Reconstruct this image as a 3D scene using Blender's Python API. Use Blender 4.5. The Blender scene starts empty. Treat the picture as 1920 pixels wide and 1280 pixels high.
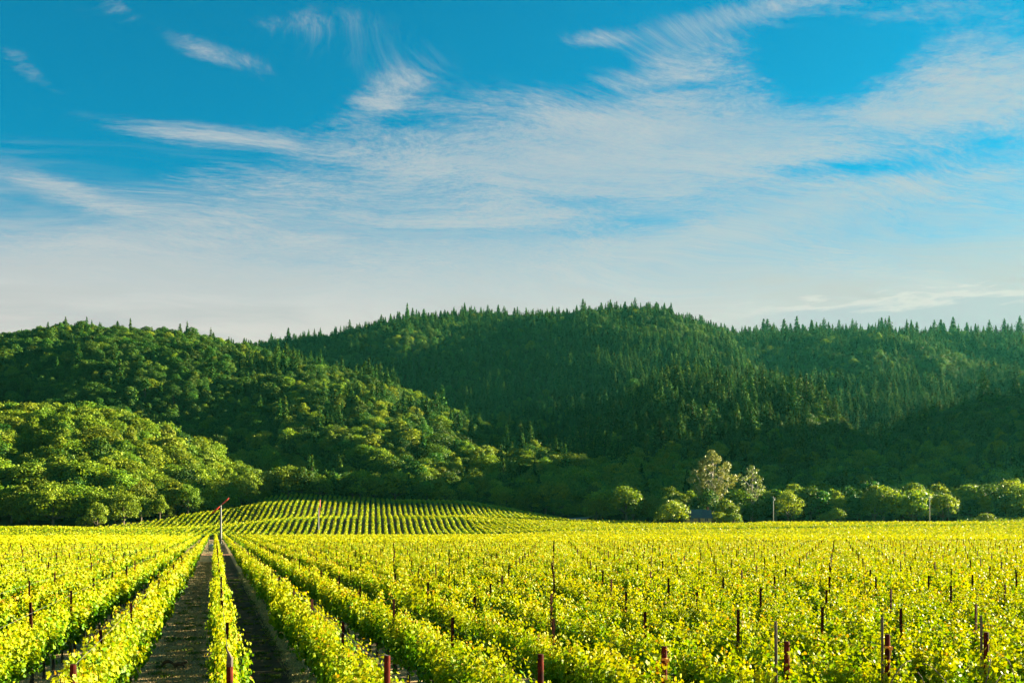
import bpy, bmesh, math, random
import numpy as np
from mathutils import Vector, Matrix

R = math.radians
scene = bpy.context.scene
COL = scene.collection
rng = np.random.default_rng(7)
random.seed(7)

# ------------------------------------------------------------------ camera, world, sun, exposure
F = 1867.0            # focal length in photo pixels (photo 1920 wide)
HOR = 988.0           # photo row of the horizon
YAW = R(16.6)         # the camera looks this far to the right of the vine rows (+Y)
EYE = 4.0
cam_d = bpy.data.cameras.new('camera')
cam_d.sensor_width = 36.0
cam_d.lens = F / 1920 * 36
cam_d.shift_y = (HOR - 640) / 1920
cam_d.clip_start = 0.1
cam_d.clip_end = 12000
cam = bpy.data.objects.new('camera', cam_d)
COL.objects.link(cam)
cam.location = (0, 0, EYE)
cam.rotation_euler = (R(90), 0, -YAW)
scene.camera = cam

SUN_AZ = R(68) + YAW  # clockwise from +Y
SUN_EL = R(15.3)
scene.view_settings.view_transform = 'Standard'
scene.view_settings.look = 'None'
scene.view_settings.exposure = 2.8
scene.view_settings.gamma = 1.0
scene.cycles.max_bounces = 8
scene.cycles.transparent_max_bounces = 4
scene.cycles.volume_bounces = 0

sd = bpy.data.lights.new('sun', 'SUN')
sd.energy = 5.0
sd.angle = R(0.5)
sd.color = (1.0, 0.87, 0.58)
sun = bpy.data.objects.new('sun', sd)
COL.objects.link(sun)
to_sun = Vector((math.sin(SUN_AZ) * math.cos(SUN_EL), math.cos(SUN_AZ) * math.cos(SUN_EL), math.sin(SUN_EL)))
sun.rotation_euler = to_sun.to_track_quat('Z', 'Y').to_euler()
sun.location = to_sun * 300


class NT:
    """tiny node-expression helper"""
    def __init__(s, nt):
        s.nt = nt
        s.n = nt.nodes
        s.l = nt.links

    def node(s, t, **kw):
        x = s.n.new(t)
        for k, v in kw.items():
            setattr(x, k, v)
        return x

    def put(s, sock, v):
        if isinstance(v, bpy.types.NodeSocket):
            s.l.new(v, sock)
        else:
            sock.default_value = v

    def m(s, op, a, b=0.0, c=0.0, clamp=False):
        x = s.node('ShaderNodeMath', operation=op)
        x.use_clamp = clamp
        s.put(x.inputs[0], a)
        s.put(x.inputs[1], b)
        s.put(x.inputs[2], c)
        return x.outputs[0]

    def v(s, op, a, b=(0, 0, 0)):
        x = s.node('ShaderNodeVectorMath', operation=op)
        s.put(x.inputs[0], a)
        s.put(x.inputs[1], b)
        return x.outputs[0]

    def xyz(s, a, b, c):
        x = s.node('ShaderNodeCombineXYZ')
        for i, q in enumerate((a, b, c)):
            s.put(x.inputs[i], q)
        return x.outputs[0]

    def sep(s, a):
        x = s.node('ShaderNodeSeparateXYZ')
        s.l.new(a, x.inputs[0])
        return x.outputs

    def noise(s, vec, scale, detail=4, rough=0.55, dist=0.0, col=False):
        x = s.node('ShaderNodeTexNoise')
        s.l.new(vec, x.inputs['Vector'])
        x.inputs['Scale'].default_value = scale
        x.inputs['Detail'].default_value = detail
        x.inputs['Roughness'].default_value = rough
        x.inputs['Distortion'].default_value = dist
        return x.outputs['Color' if col else 'Fac']

    def mix(s, f, a, b, blend='MIX'):
        x = s.node('ShaderNodeMix', data_type='RGBA', blend_type=blend)
        s.put(x.inputs[0], f)
        for i, q in ((6, a), (7, b)):
            if isinstance(q, (tuple, list)) and len(q) == 3:
                q = (*q, 1)
            s.put(x.inputs[i], q)
        return x.outputs[2]

    def smooth(s, x_, a, b, lo=0.0, hi=1.0):
        x = s.node('ShaderNodeMapRange', interpolation_type='SMOOTHSTEP')
        s.put(x.inputs['Value'], x_)
        for k, q in (('From Min', a), ('From Max', b), ('To Min', lo), ('To Max', hi)):
            s.put(x.inputs[k], q)
        return x.outputs[0]


world = bpy.data.worlds.new('World')
scene.world = world
world.use_nodes = True
W = NT(world.node_tree)
W.n.clear()
sky = W.node('ShaderNodeTexSky', sky_type='NISHITA')
sky.sun_disc = False
sky.sun_elevation = SUN_EL
sky.sun_rotation = SUN_AZ
sky.altitude = 50
sky.air_density = 1.0
sky.dust_density = 0.3
sky.ozone_density = 2.0
tc = W.node('ShaderNodeTexCoord')
rot = W.node('ShaderNodeVectorRotate', rotation_type='Z_AXIS')
W.l.new(tc.outputs['Generated'], rot.inputs['Vector'])
rot.inputs['Angle'].default_value = YAW          # compass directions are counted from the valley's axis
dx, dy, dz = W.sep(rot.outputs[0])
az = W.m('ARCTAN2', dx, dy)
el = W.m('ARCSINE', dz)
zz = W.m('ADD', W.m('MAXIMUM', dz, 0.0), 0.10)
px_ = W.m('DIVIDE', dx, zz)
py_ = W.m('DIVIDE', dy, zz)
plane = W.xyz(px_, py_, 0.0)                     # the cloud layer's own plane
warp = W.v('MULTIPLY', W.v('SUBTRACT', W.noise(plane, 0.55, 3, 0.5, 0, True), (0.5, 0.5, 0.5)), (2.1, 1.5, 0))
# fibres: drawn out across the valley, slightly tilted
rt = W.node('ShaderNodeVectorRotate', rotation_type='Z_AXIS')
W.l.new(W.v('ADD', plane, warp), rt.inputs['Vector'])
rt.inputs['Angle'].default_value = R(-17)
fib_v = W.v('MULTIPLY', rt.outputs[0], (0.55, 1.9, 1.0))
fib = W.noise(fib_v, 2.6, 12, 0.66, 0.5)
fine = W.noise(W.v('MULTIPLY', rt.outputs[0], (2.3, 5.5, 1.0)), 5.0, 10, 0.72, 0.3)
big = W.noise(plane, 0.55, 4, 0.5, 0.3)


def pxaz(x):
    return math.atan((x - 960) / F)


def pxel(x, y):
    return math.atan((HOR - y) / F * math.cos(pxaz(x)))


def blob(x, y, sx, sy, amp, tilt=0.0):
    """a soft patch of cirrus round a direction of the sky (azimuth, elevation)"""
    a = W.m('SUBTRACT', az, pxaz(x))
    e = W.m('SUBTRACT', el, pxel(x, y))
    c, s_ = math.cos(tilt), math.sin(tilt)
    p = W.m('DIVIDE', W.m('ADD', W.m('MULTIPLY', a, c), W.m('MULTIPLY', e, s_)), sx / F)
    q = W.m('DIVIDE', W.m('SUBTRACT', W.m('MULTIPLY', e, c), W.m('MULTIPLY', a, s_)), sy / F)
    d2 = W.m('ADD', W.m('MULTIPLY', p, p), W.m('MULTIPLY', q, q))
    return W.m('MULTIPLY', W.m('EXPONENT', W.m('MULTIPLY', d2, -1.0)), amp)


# height of the cirrus sheet's upper edge against azimuth
edge = [(-700, 480), (0, 430), (250, 345), (500, 300), (700, 265), (850, 205), (1000, 180), (1150, 150), (1250, 105), (1400, 110),
        (1550, 170), (1700, 120), (1850, 60), (2300, 20)]
fc = W.node('ShaderNodeFloatCurve')
A0, A1, E1 = -0.75, 0.75, 0.6
cv = fc.mapping.curves[0]
pts_ = [((pxaz(x) - A0) / (A1 - A0), pxel(x, y) / E1) for x, y in edge]
cv.points[0].location = pts_[0]
cv.points[1].location = pts_[-1]
for p in pts_[1:-1]:
    cv.points.new(*p)
fc.mapping.update()
W.l.new(W.m('DIVIDE', W.m('SUBTRACT', az, A0), A1 - A0, clamp=True), fc.inputs['Value'])
edge_el = W.m('MULTIPLY', fc.outputs[0], E1)
below = W.m('SUBTRACT', edge_el, el)                      # radians under the edge
cover = W.smooth(below, -0.035, 0.05, 0.0, 0.66)
cover = W.m('ADD', cover, W.smooth(el, 0.27, 0.12, 0.0, 0.38))
for b in [(385, 92, 120, 20, .62, -.20), (55, 132, 60, 20, .55, -.5), (745, 165, 70, 30, .48, .35), (390, 255, 170, 20, .72, .02),
          (80, 345, 120, 20, .75, -.12), (1115, 75, 70, 14, .55, 0), (1300, 95, 160, 50, .28, .3), (1430, 18, 230, 26, .60, .05),
          (1720, 22, 170, 22, .45, 0), (215, 8, 34, 14, .5, 0), (560, 40, 150, 26, .28, .1), (690, 210, 60, 26, .42, .3),
          (640, 95, 220, 40, .16, 0), (150, 25, 60, 14, .35, 0), (1000, 280, 420, 80, .25, 0), (1480, 400, 330, 28, .30, .16), (300, 480, 420, 50, .15, 0),
          (1560, 125, 120, 45, -.42, .1), (1210, 415, 120, 16, -.34, 0), (1110, 378, 90, 10, -.26, 0), (1260, 165, 110, 10, -.34, .05),
          (1780, 290, 230, 36, -.38, 0), (1780, 430, 190, 45, -.22, 0), (560, 490, 160, 14, -.2, 0), (120, 585, 130, 10, -.55, 0),
          (1560, 318, 160, 14, -.34, -.1), (940, 440, 300, 9, -.24, 0), (100, 405, 120, 12, -.25, 0), (1360, 250, 330, 50, .20, -.1), (1800, 85, 150, 40, .35, .1), (1640, 205, 260, 36, .25, .05), (1250, 330, 400, 30, .15, -.1)]:
    cover = W.m('ADD', cover, blob(*b))
tex = W.m('ADD', W.m('MULTIPLY', W.m('SUBTRACT', fib, 0.5), 1.3), W.m('MULTIPLY', W.m('SUBTRACT', fine, 0.5), 1.0))
grain = W.noise(W.v('MULTIPLY', rt.outputs[0], (5.0, 9.0, 1.0)), 9.0, 8, 0.75, 0.2)
tex = W.m('ADD', tex, W.m('MULTIPLY', W.m('SUBTRACT', big, 0.5), 0.45))
tex = W.m('ADD', tex, W.m('MULTIPLY', W.m('SUBTRACT', grain, 0.5), 0.6))
cl = W.smooth(W.m('ADD', cover, tex), 0.15, 0.98, 0.0, 0.86)
cl = W.m('MULTIPLY', cl, W.smooth(cover, 0.04, 0.32))
cl = W.m('MULTIPLY', cl, W.smooth(W.m('ADD', W.m('MULTIPLY', grain, 0.35), W.m('MULTIPLY', fib, 0.65)), 0.36, 0.62, 0.62, 1.0))
veil = W.smooth(W.m('ADD', el, W.m('MULTIPLY', W.m('SUBTRACT', fib, 0.5), 0.22)), 0.335, 0.185, 0.0, 1.0)
veil = W.m('MULTIPLY', veil, W.smooth(W.m('ADD', cover, 0.0), 0.0, 0.45, 0.85, 1.0))
cl = W.m('SUBTRACT', 1.0, W.m('MULTIPLY', W.m('SUBTRACT', 1.0, cl), W.m('SUBTRACT', 1.0, veil)))
tint = W.mix(1.0, sky.outputs[0], (0.005306, 0.3942, 0.4662), "MULTIPLY")
SKY_GAIN = 1.0
hsv = W.node('ShaderNodeHueSaturation')
hsv.inputs['Saturation'].default_value = 1.0
hsv.inputs['Value'].default_value = SKY_GAIN
W.l.new(tint, hsv.inputs['Color'])
lowc = W.mix(W.smooth(W.m('ADD', W.m('MULTIPLY', fib, 0.6), W.m('MULTIPLY', big, 0.4)), 0.36, 0.62), (1.60, 1.55, 1.56), (2.32, 2.03, 1.86))
cloud_c = W.mix(W.smooth(el, 0.30, 0.12), (1.577, 1.652, 1.706), lowc)
skyc = W.mix(cl, hsv.outputs[0], cloud_c)
# low cumulus bank standing over the far ridge
bank_n = W.noise(W.xyz(W.m('MULTIPLY', az, 9.0), W.m('MULTIPLY', el, 42.0), 0.0), 2.2, 8, 0.55, 0.2)
bank_top = W.m('ADD', 0.214, W.m('MULTIPLY', W.m('SUBTRACT', bank_n, 0.5), 0.05))
bm_ = W.m('MULTIPLY', W.smooth(W.m('SUBTRACT', bank_top, el), -0.002, 0.006), W.smooth(az, 0.19, 0.30))
bcol = W.mix(W.smooth(W.m('SUBTRACT', bank_top, el), 0.0, 0.014), (2.38, 2.175, 2.016), (1.402, 1.554, 1.706))
skyc = W.mix(W.m("MULTIPLY", bm_, 0.8), skyc, bcol)
bg = W.node('ShaderNodeBackground')
bg.inputs['Strength'].default_value = 0.05
W.l.new(skyc, bg.inputs['Color'])
wo = W.node('ShaderNodeOutputWorld')
W.l.new(bg.outputs[0], wo.inputs['Surface'])

# ------------------------------------------------------------------ helpers
RIGHT = np.array([math.cos(YAW), -math.sin(YAW)])
FWD = np.array([math.sin(YAW), math.cos(YAW)])


def w2(X, Z):
    """valley frame (X across the view axis, Z along it) -> world x, y"""
    X = np.asarray(X, float)
    Z = np.asarray(Z, float)
    return X * RIGHT[0] + Z * FWD[0], X * RIGHT[1] + Z * FWD[1]


def c2(x, y):
    """world x, y -> valley frame X, Z"""
    return x * RIGHT[0] + y * RIGHT[1], x * FWD[0] + y * FWD[1]


def tag(o, label=None, cat=None, group=None, kind=None):
    for k, v in (('label', label), ('category', cat), ('group', group), ('kind', kind)):
        if v:
            o[k] = v
    return o


def link(name, me, parent=None, loc=(0, 0, 0), rz=0.0, sc=1.0):
    o = bpy.data.objects.new(name, me)
    COL.objects.link(o)
    o.location = loc
    o.rotation_euler = (0, 0, rz)
    o.scale = (sc, sc, sc) if not isinstance(sc, tuple) else sc
    if parent:
        o.parent = parent
    return o


def empty(name, loc=(0, 0, 0), rz=0.0, sc=1.0):
    o = link(name, None, None, loc, rz, sc)
    o.empty_display_size = 0.2
    return o


def np_mesh(name, verts, faces, mat, rnd=None, smooth=False):
    """verts (n,3); faces: list of (m,k) index arrays; rnd: one value per vertex"""
    me = bpy.data.meshes.new(name)
    verts = np.asarray(verts, np.float32)
    faces = [np.asarray(f, np.int32) for f in faces if len(f)]
    me.vertices.add(len(verts))
    me.vertices.foreach_set('co', verts.ravel())
    loops = np.concatenate([f.ravel() for f in faces])
    sizes = np.concatenate([np.full(len(f), f.shape[1], np.int32) for f in faces])
    starts = np.concatenate([[0], np.cumsum(sizes)[:-1]]).astype(np.int32)
    me.loops.add(len(loops))
    me.loops.foreach_set('vertex_index', loops)
    me.polygons.add(len(sizes))
    me.polygons.foreach_set('loop_start', starts)
    me.polygons.foreach_set('loop_total', sizes)
    if smooth:
        me.polygons.foreach_set('use_smooth', np.ones(len(sizes), bool))
    if rnd is not None:
        a = me.attributes.new('rnd', 'FLOAT', 'POINT')
        a.data.foreach_set('value', np.asarray(rnd, np.float32))
    me.update(calc_edges=True)
    for m_ in (mat if isinstance(mat, (list, tuple)) else [mat]):
        me.materials.append(m_)
    return me


class MB:
    """collects boxes, tubes and loose faces into one mesh"""
    def __init__(s):
        s.v = []
        s.f = []

    def add(s, v, f):
        o = len(s.v)
        s.v += [tuple(p) for p in v]
        s.f += [tuple(i + o for i in q) for q in f]

    def box(s, x0, x1, y0, y1, z0, z1, mat=None):
        v = [Vector(p) for p in ((x0, y0, z0), (x1, y0, z0), (x1, y1, z0), (x0, y1, z0), (x0, y0, z1), (x1, y0, z1), (x1, y1, z1), (x0, y1, z1))]
        if mat:
            v = [mat @ p for p in v]
        s.add(v, [(0, 3, 2, 1), (4, 5, 6, 7), (0, 1, 5, 4), (1, 2, 6, 5), (2, 3, 7, 6), (3, 0, 4, 7)])

    def tube(s, pts, rad, n=6, cap=True):
        pts = [Vector(p) for p in pts]
        rad = rad if isinstance(rad, (list, tuple)) else [rad] * len(pts)
        rings = []
        ref = Vector((0.31, 0.95, 0.11))
        for i, p in enumerate(pts):
            t = (pts[min(i + 1, len(pts) - 1)] - pts[max(i - 1, 0)]).normalized()
            a = t.cross(ref)
            if a.length < 0.05:
                a = t.cross(Vector((1, 0, 0)))
            a.normalize()
            b = t.cross(a)
            rings.append([p + (a * math.cos(2 * math.pi * k / n) + b * math.sin(2 * math.pi * k / n)) * rad[i] for k in range(n)])
        v = [q for r in rings for q in r]
        f = []
        for i in range(len(pts) - 1):
            for k in range(n):
                f.append((i * n + k, i * n + (k + 1) % n, (i + 1) * n + (k + 1) % n, (i + 1) * n + k))
        if cap:
            f.append(tuple(range(n))[::-1])
            f.append(tuple(range((len(pts) - 1) * n, len(pts) * n)))
        s.add(v, f)

    def mesh(s, name, mat, smooth=False, bevel=0.0):
        me = bpy.data.meshes.new(name)
        me.from_pydata([tuple(p) for p in s.v], [], s.f)
        if bevel:
            bm = bmesh.new()
            bm.from_mesh(me)
            bmesh.ops.bevel(bm, geom=bm.edges[:], offset=bevel, segments=2, affect='EDGES')
            bm.to_mesh(me)
            bm.free()
        if smooth:
            me.polygons.foreach_set('use_smooth', [True] * len(me.polygons))
        me.update()
        for m_ in (mat if isinstance(mat, (list, tuple)) else [mat]):
            me.materials.append(m_)
        return me


# ------------------------------------------------------------------ materials
def base_mat(name):
    m_ = bpy.data.materials.new(name)
    m_.use_nodes = True
    n = NT(m_.node_tree)
    n.n.clear()
    out = n.node('ShaderNodeOutputMaterial')
    return m_, n, out


def leaf_mat(name, cols, trans=0.4, tcol=None, rough=0.45, spec=0.4, objvar=0.12, huevar=0.02):
    """foliage: per-leaf colour along a ramp, light passing through the blade, plant-to-plant variation"""
    m_, n, out = base_mat(name)
    at = n.node('ShaderNodeAttribute', attribute_name='rnd')
    rp = n.node('ShaderNodeValToRGB')
    els = rp.color_ramp.elements
    while len(els) < len(cols):
        els.new(0.5)
    for i, (p, c) in enumerate(cols):
        els[i].position = p
        els[i].color = (*c, 1)
    n.l.new(at.outputs['Fac'], rp.inputs[0])
    oi = n.node('ShaderNodeObjectInfo')
    h = n.node('ShaderNodeHueSaturation')
    n.put(h.inputs['Value'], n.m('ADD', 1.0 - objvar, n.m('MULTIPLY', oi.outputs['Random'], 2 * objvar)))
    r2 = n.m('FRACT', n.m('MULTIPLY', oi.outputs['Random'], 17.31))
    n.put(h.inputs['Hue'], n.m('ADD', 0.5 - huevar, n.m('MULTIPLY', r2, 2 * huevar)))
    n.l.new(rp.outputs[0], h.inputs['Color'])
    p = n.node('ShaderNodeBsdfPrincipled')
    n.l.new(h.outputs[0], p.inputs['Base Color'])
    p.inputs['Roughness'].default_value = rough
    p.inputs['Specular IOR Level'].default_value = spec
    t = n.node('ShaderNodeBsdfTranslucent')
    tc_ = n.mix(1.0, h.outputs[0], tcol or (1.25, 1.15, 0.55), 'MULTIPLY')
    n.l.new(tc_, t.inputs['Color'])
    mx = n.node('ShaderNodeMixShader')
    mx.inputs[0].default_value = trans
    n.l.new(p.outputs[0], mx.inputs[1])
    n.l.new(t.outputs[0], mx.inputs[2])
    n.l.new(mx.outputs[0], out.inputs['Surface'])
    return m_


def solid_mat(name, c1, c2, scale=3.0, rough=0.7, bump=0.2, metal=0.0, stretch=(1, 1, 1), detail=6, spec=0.4):
    m_, n, out = base_mat(name)
    tc_ = n.node('ShaderNodeTexCoord')
    v = n.v('MULTIPLY', tc_.outputs['Object'], stretch)
    f = n.noise(v, scale, detail, 0.6)
    p = n.node('ShaderNodeBsdfPrincipled')
    n.l.new(n.mix(n.smooth(f, 0.35, 0.65), c1, c2), p.inputs['Base Color'])
    p.inputs['Roughness'].default_value = rough
    p.inputs['Metallic'].default_value = metal
    p.inputs['Specular IOR Level'].default_value = spec
    if bump:
        b = n.node('ShaderNodeBump')
        b.inputs['Strength'].default_value = bump
        b.inputs['Distance'].default_value = 0.05
        n.l.new(f, b.inputs['Height'])
        n.l.new(b.outputs[0], p.inputs['Normal'])
    n.l.new(p.outputs[0], out.inputs['Surface'])
    return m_


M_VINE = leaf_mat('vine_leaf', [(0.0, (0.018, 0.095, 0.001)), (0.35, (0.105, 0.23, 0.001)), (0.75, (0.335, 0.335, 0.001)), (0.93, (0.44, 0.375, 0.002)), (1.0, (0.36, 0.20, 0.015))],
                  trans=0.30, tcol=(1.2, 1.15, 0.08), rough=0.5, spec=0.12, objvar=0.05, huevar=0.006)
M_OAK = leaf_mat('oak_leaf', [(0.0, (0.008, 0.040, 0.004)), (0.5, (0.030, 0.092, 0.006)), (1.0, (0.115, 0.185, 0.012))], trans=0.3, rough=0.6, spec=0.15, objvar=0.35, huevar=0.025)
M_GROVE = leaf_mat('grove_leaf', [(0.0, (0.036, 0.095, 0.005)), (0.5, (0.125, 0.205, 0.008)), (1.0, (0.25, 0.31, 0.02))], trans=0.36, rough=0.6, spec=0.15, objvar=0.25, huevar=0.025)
M_BRIGHT = leaf_mat('bright_leaf', [(0.0, (0.05, 0.13, 0.006)), (0.5, (0.155, 0.24, 0.008)), (1.0, (0.29, 0.33, 0.014))], trans=0.35, rough=0.55, spec=0.25, objvar=0.15, huevar=0.015)
M_FIR = leaf_mat('fir_needle', [(0.0, (0.005, 0.028, 0.005)), (0.6, (0.025, 0.076, 0.008)), (1.0, (0.135, 0.19, 0.018))], trans=0.15, rough=0.8, spec=0.04, objvar=0.3, huevar=0.02)
M_EUC = leaf_mat('eucalyptus_leaf', [(0.0, (0.06, 0.10, 0.02)), (0.5, (0.17, 0.21, 0.045)), (1.0, (0.28, 0.28, 0.08))], trans=0.3, rough=0.5, spec=0.3, objvar=0.05)
M_BARK = solid_mat('bark', (0.06, 0.045, 0.03), (0.14, 0.11, 0.08), 4, 0.9, 0.6, stretch=(3, 3, 0.6))
M_PALEBARK = solid_mat('pale_bark', (0.1685, 0.146, 0.1179), (0.292, 0.2583, 0.219), 2, 0.8, 0.3, stretch=(2, 2, 0.5))
M_VINEBARK = solid_mat('vine_bark', (0.035, 0.025, 0.018), (0.09, 0.065, 0.045), 14, 0.95, 0.8, stretch=(3, 3, 0.5))
M_RUST = solid_mat('rusted_steel', (0.02048, 0.005265, 0.00351), (0.07605, 0.01521, 0.007605), 9, 0.8, 0.25, stretch=(1, 1, 0.4), spec=0.08)
M_REDPOST = solid_mat('red_post', (0.018, 0.004, 0.003), (0.115, 0.015, 0.006), 6, 0.8, 0.25, stretch=(1, 1, 0.5), spec=0.08)
M_WOOD = solid_mat('grey_wood', (0.045, 0.032, 0.024), (0.13, 0.105, 0.085), 8, 0.9, 0.5, stretch=(4, 4, 0.3))
M_HOSE = solid_mat('drip_hose', (0.16, 0.16, 0.15), (0.30, 0.30, 0.28), 3, 0.5, 0.0)
M_STEEL = solid_mat('galvanised_steel', (0.07301, 0.07862, 0.07301), (0.1236, 0.1292, 0.1236), 1.2, 0.55, 0.05)
M_REDBLADE = solid_mat('red_blade', (0.42, 0.03, 0.02), (0.52, 0.05, 0.03), 2, 0.5, 0.0)
M_POLE = solid_mat('pale_pole', (0.2583, 0.2415, 0.2134), (0.3482, 0.3313, 0.3033), 1.5, 0.8, 0.2, stretch=(4, 4, 0.3))
M_ROOF = solid_mat('slate_roof', (0.036, 0.050, 0.064), (0.066, 0.086, 0.104), 1.6, 0.75, 0.4, stretch=(1, 4, 4))
M_STONE = solid_mat('yellow_stone', (0.26, 0.20, 0.08), (0.46, 0.36, 0.16), 2.2, 0.9, 0.5)
M_DARK = solid_mat('dark_glass', (0.02, 0.025, 0.03), (0.05, 0.06, 0.07), 1, 0.2, 0.0)
M_WHITE = solid_mat('white_paint', (0.3089, 0.3033, 0.2808), (0.3931, 0.3875, 0.3707), 3, 0.6, 0.0)
M_BRICK = solid_mat('chimney_brick', (0.20, 0.08, 0.05), (0.32, 0.15, 0.10), 5, 0.9, 0.4)
M_ORANGE = solid_mat('orange_ribbon', (0.65, 0.22, 0.02), (0.75, 0.32, 0.04), 10, 0.6, 0.1)
M_FUR = solid_mat('squirrel_fur', (0.035, 0.022, 0.014), (0.11, 0.068, 0.040), 60, 0.85, 0.4)
M_TANK = solid_mat('pale_tank', (0.2246, 0.292, 0.2808), (0.2808, 0.337, 0.3257), 2, 0.5, 0.0)
M_STRAW = leaf_mat('dry_grass', [(0.0, (0.16, 0.14, 0.07)), (0.6, (0.40, 0.32, 0.16)), (0.85, (0.52, 0.42, 0.22)), (1.0, (0.14, 0.24, 0.04))], trans=0.2, rough=0.8, spec=0.1)
M_WEED = leaf_mat('green_weed', [(0.0, (0.05, 0.09, 0.01)), (1.0, (0.14, 0.20, 0.02))], trans=0.3, rough=0.6, spec=0.2)

SP = 2.28             # row spacing
X0 = 0.20             # row nought's place across
ROW_Y0 = 15.0         # where the first block begins
BLK1 = (15.0, 150.0)
BLK2 = (154.0, 318.0)


def ground_material():
    m_, n, out = base_mat('vineyard_soil')
    g = n.node('ShaderNodeNewGeometry')
    pos = g.outputs['Position']
    x, y, z = n.sep(pos)
    nb = n.noise(pos, 0.9, 6, 0.65)
    nf = n.noise(pos, 9.0, 6, 0.7)
    clod = n.noise(n.v('MULTIPLY', pos, (1, 0.55, 1)), 3.2, 8, 0.72, 0.4)
    ph = n.m('ADD', n.m('DIVIDE', n.m('SUBTRACT', x, X0), 2 * SP), n.m('ADD', n.m('MULTIPLY', n.m('SUBTRACT', nb, 0.5), 0.13), n.m('MULTIPLY', n.m('SUBTRACT', clod, 0.5), 0.10)))
    fr = n.m('FRACT', n.m('ADD', ph, 100.0))              # 0..0.5 tilled aisle, 0.5..1 mown aisle
    til = n.m('MULTIPLY', n.smooth(fr, 0.09, 0.12), n.smooth(fr, 0.42, 0.38))
    soil = n.mix(n.smooth(clod, 0.3, 0.7), (0.024, 0.021, 0.012), (0.085, 0.068, 0.040))
    dry = n.mix(n.smooth(clod, 0.3, 0.72), (0.27, 0.19, 0.10), (0.58, 0.42, 0.22))
    dry = n.mix(n.m('MULTIPLY', n.smooth(nb, 0.52, 0.68), 0.6), dry, (0.12, 0.17, 0.04))
    c = n.mix(til, dry, soil)
    c = n.mix(n.smooth(y, 326, 332), c, n.mix(n.smooth(clod, 0.3, 0.7), (0.020, 0.022, 0.010), (0.060, 0.050, 0.026)))
    # cross tracks between the blocks: bare reddish dirt
    tr = n.m('MULTIPLY', n.smooth(y, 149.2, 149.8), n.smooth(y, 154.8, 154.2))
    tr = n.m('MAXIMUM', tr, n.m('MULTIPLY', n.smooth(y, 317.5, 318.5), n.smooth(y, 327, 325)))
    c = n.mix(tr, c, n.mix(nf, (0.24, 0.11, 0.06), (0.38, 0.20, 0.11)))
    p = n.node('ShaderNodeBsdfPrincipled')
    n.l.new(c, p.inputs['Base Color'])
    p.inputs['Roughness'].default_value = 0.95
    p.inputs['Specular IOR Level'].default_value = 0.15
    b = n.node('ShaderNodeBump')
    b.inputs['Strength'].default_value = 0.9
    b.inputs['Distance'].default_value = 0.22
    n.l.new(n.m('ADD', clod, n.m('MULTIPLY', nf, 0.35)), b.inputs['Height'])
    n.l.new(b.outputs[0], p.inputs['Normal'])
    n.l.new(p.outputs[0], out.inputs['Surface'])
    return m_


def hill_material():
    m_, n, out = base_mat('wooded_hill_floor')
    g = n.node('ShaderNodeNewGeometry')
    pos = g.outputs['Position']
    a = n.noise(pos, 0.02, 6, 0.6)
    b_ = n.noise(pos, 0.25, 6, 0.7)
    c = n.mix(n.smooth(b_, 0.3, 0.7), (0.022, 0.034, 0.010), (0.060, 0.075, 0.022))
    c = n.mix(n.m('MULTIPLY', n.smooth(a, 0.58, 0.72), 0.5), c, (0.13, 0.11, 0.06))
    p = n.node('ShaderNodeBsdfPrincipled')
    n.l.new(c, p.inputs['Base Color'])
    p.inputs['Roughness'].default_value = 1.0
    p.inputs['Specular IOR Level'].default_value = 0.05
    n.l.new(p.outputs[0], out.inputs['Surface'])
    return m_


M_SOIL = ground_material()
M_HILL = hill_material()
M_GRAVEL = solid_mat('pale_gravel', (0.20, 0.19, 0.17), (0.32, 0.30, 0.27), 2.0, 0.95, 0.3)

# ------------------------------------------------------------------ terrain
def I(px, table, k):
    return np.interp(px, [t[0] for t in table], [t[k] for t in table])


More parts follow.
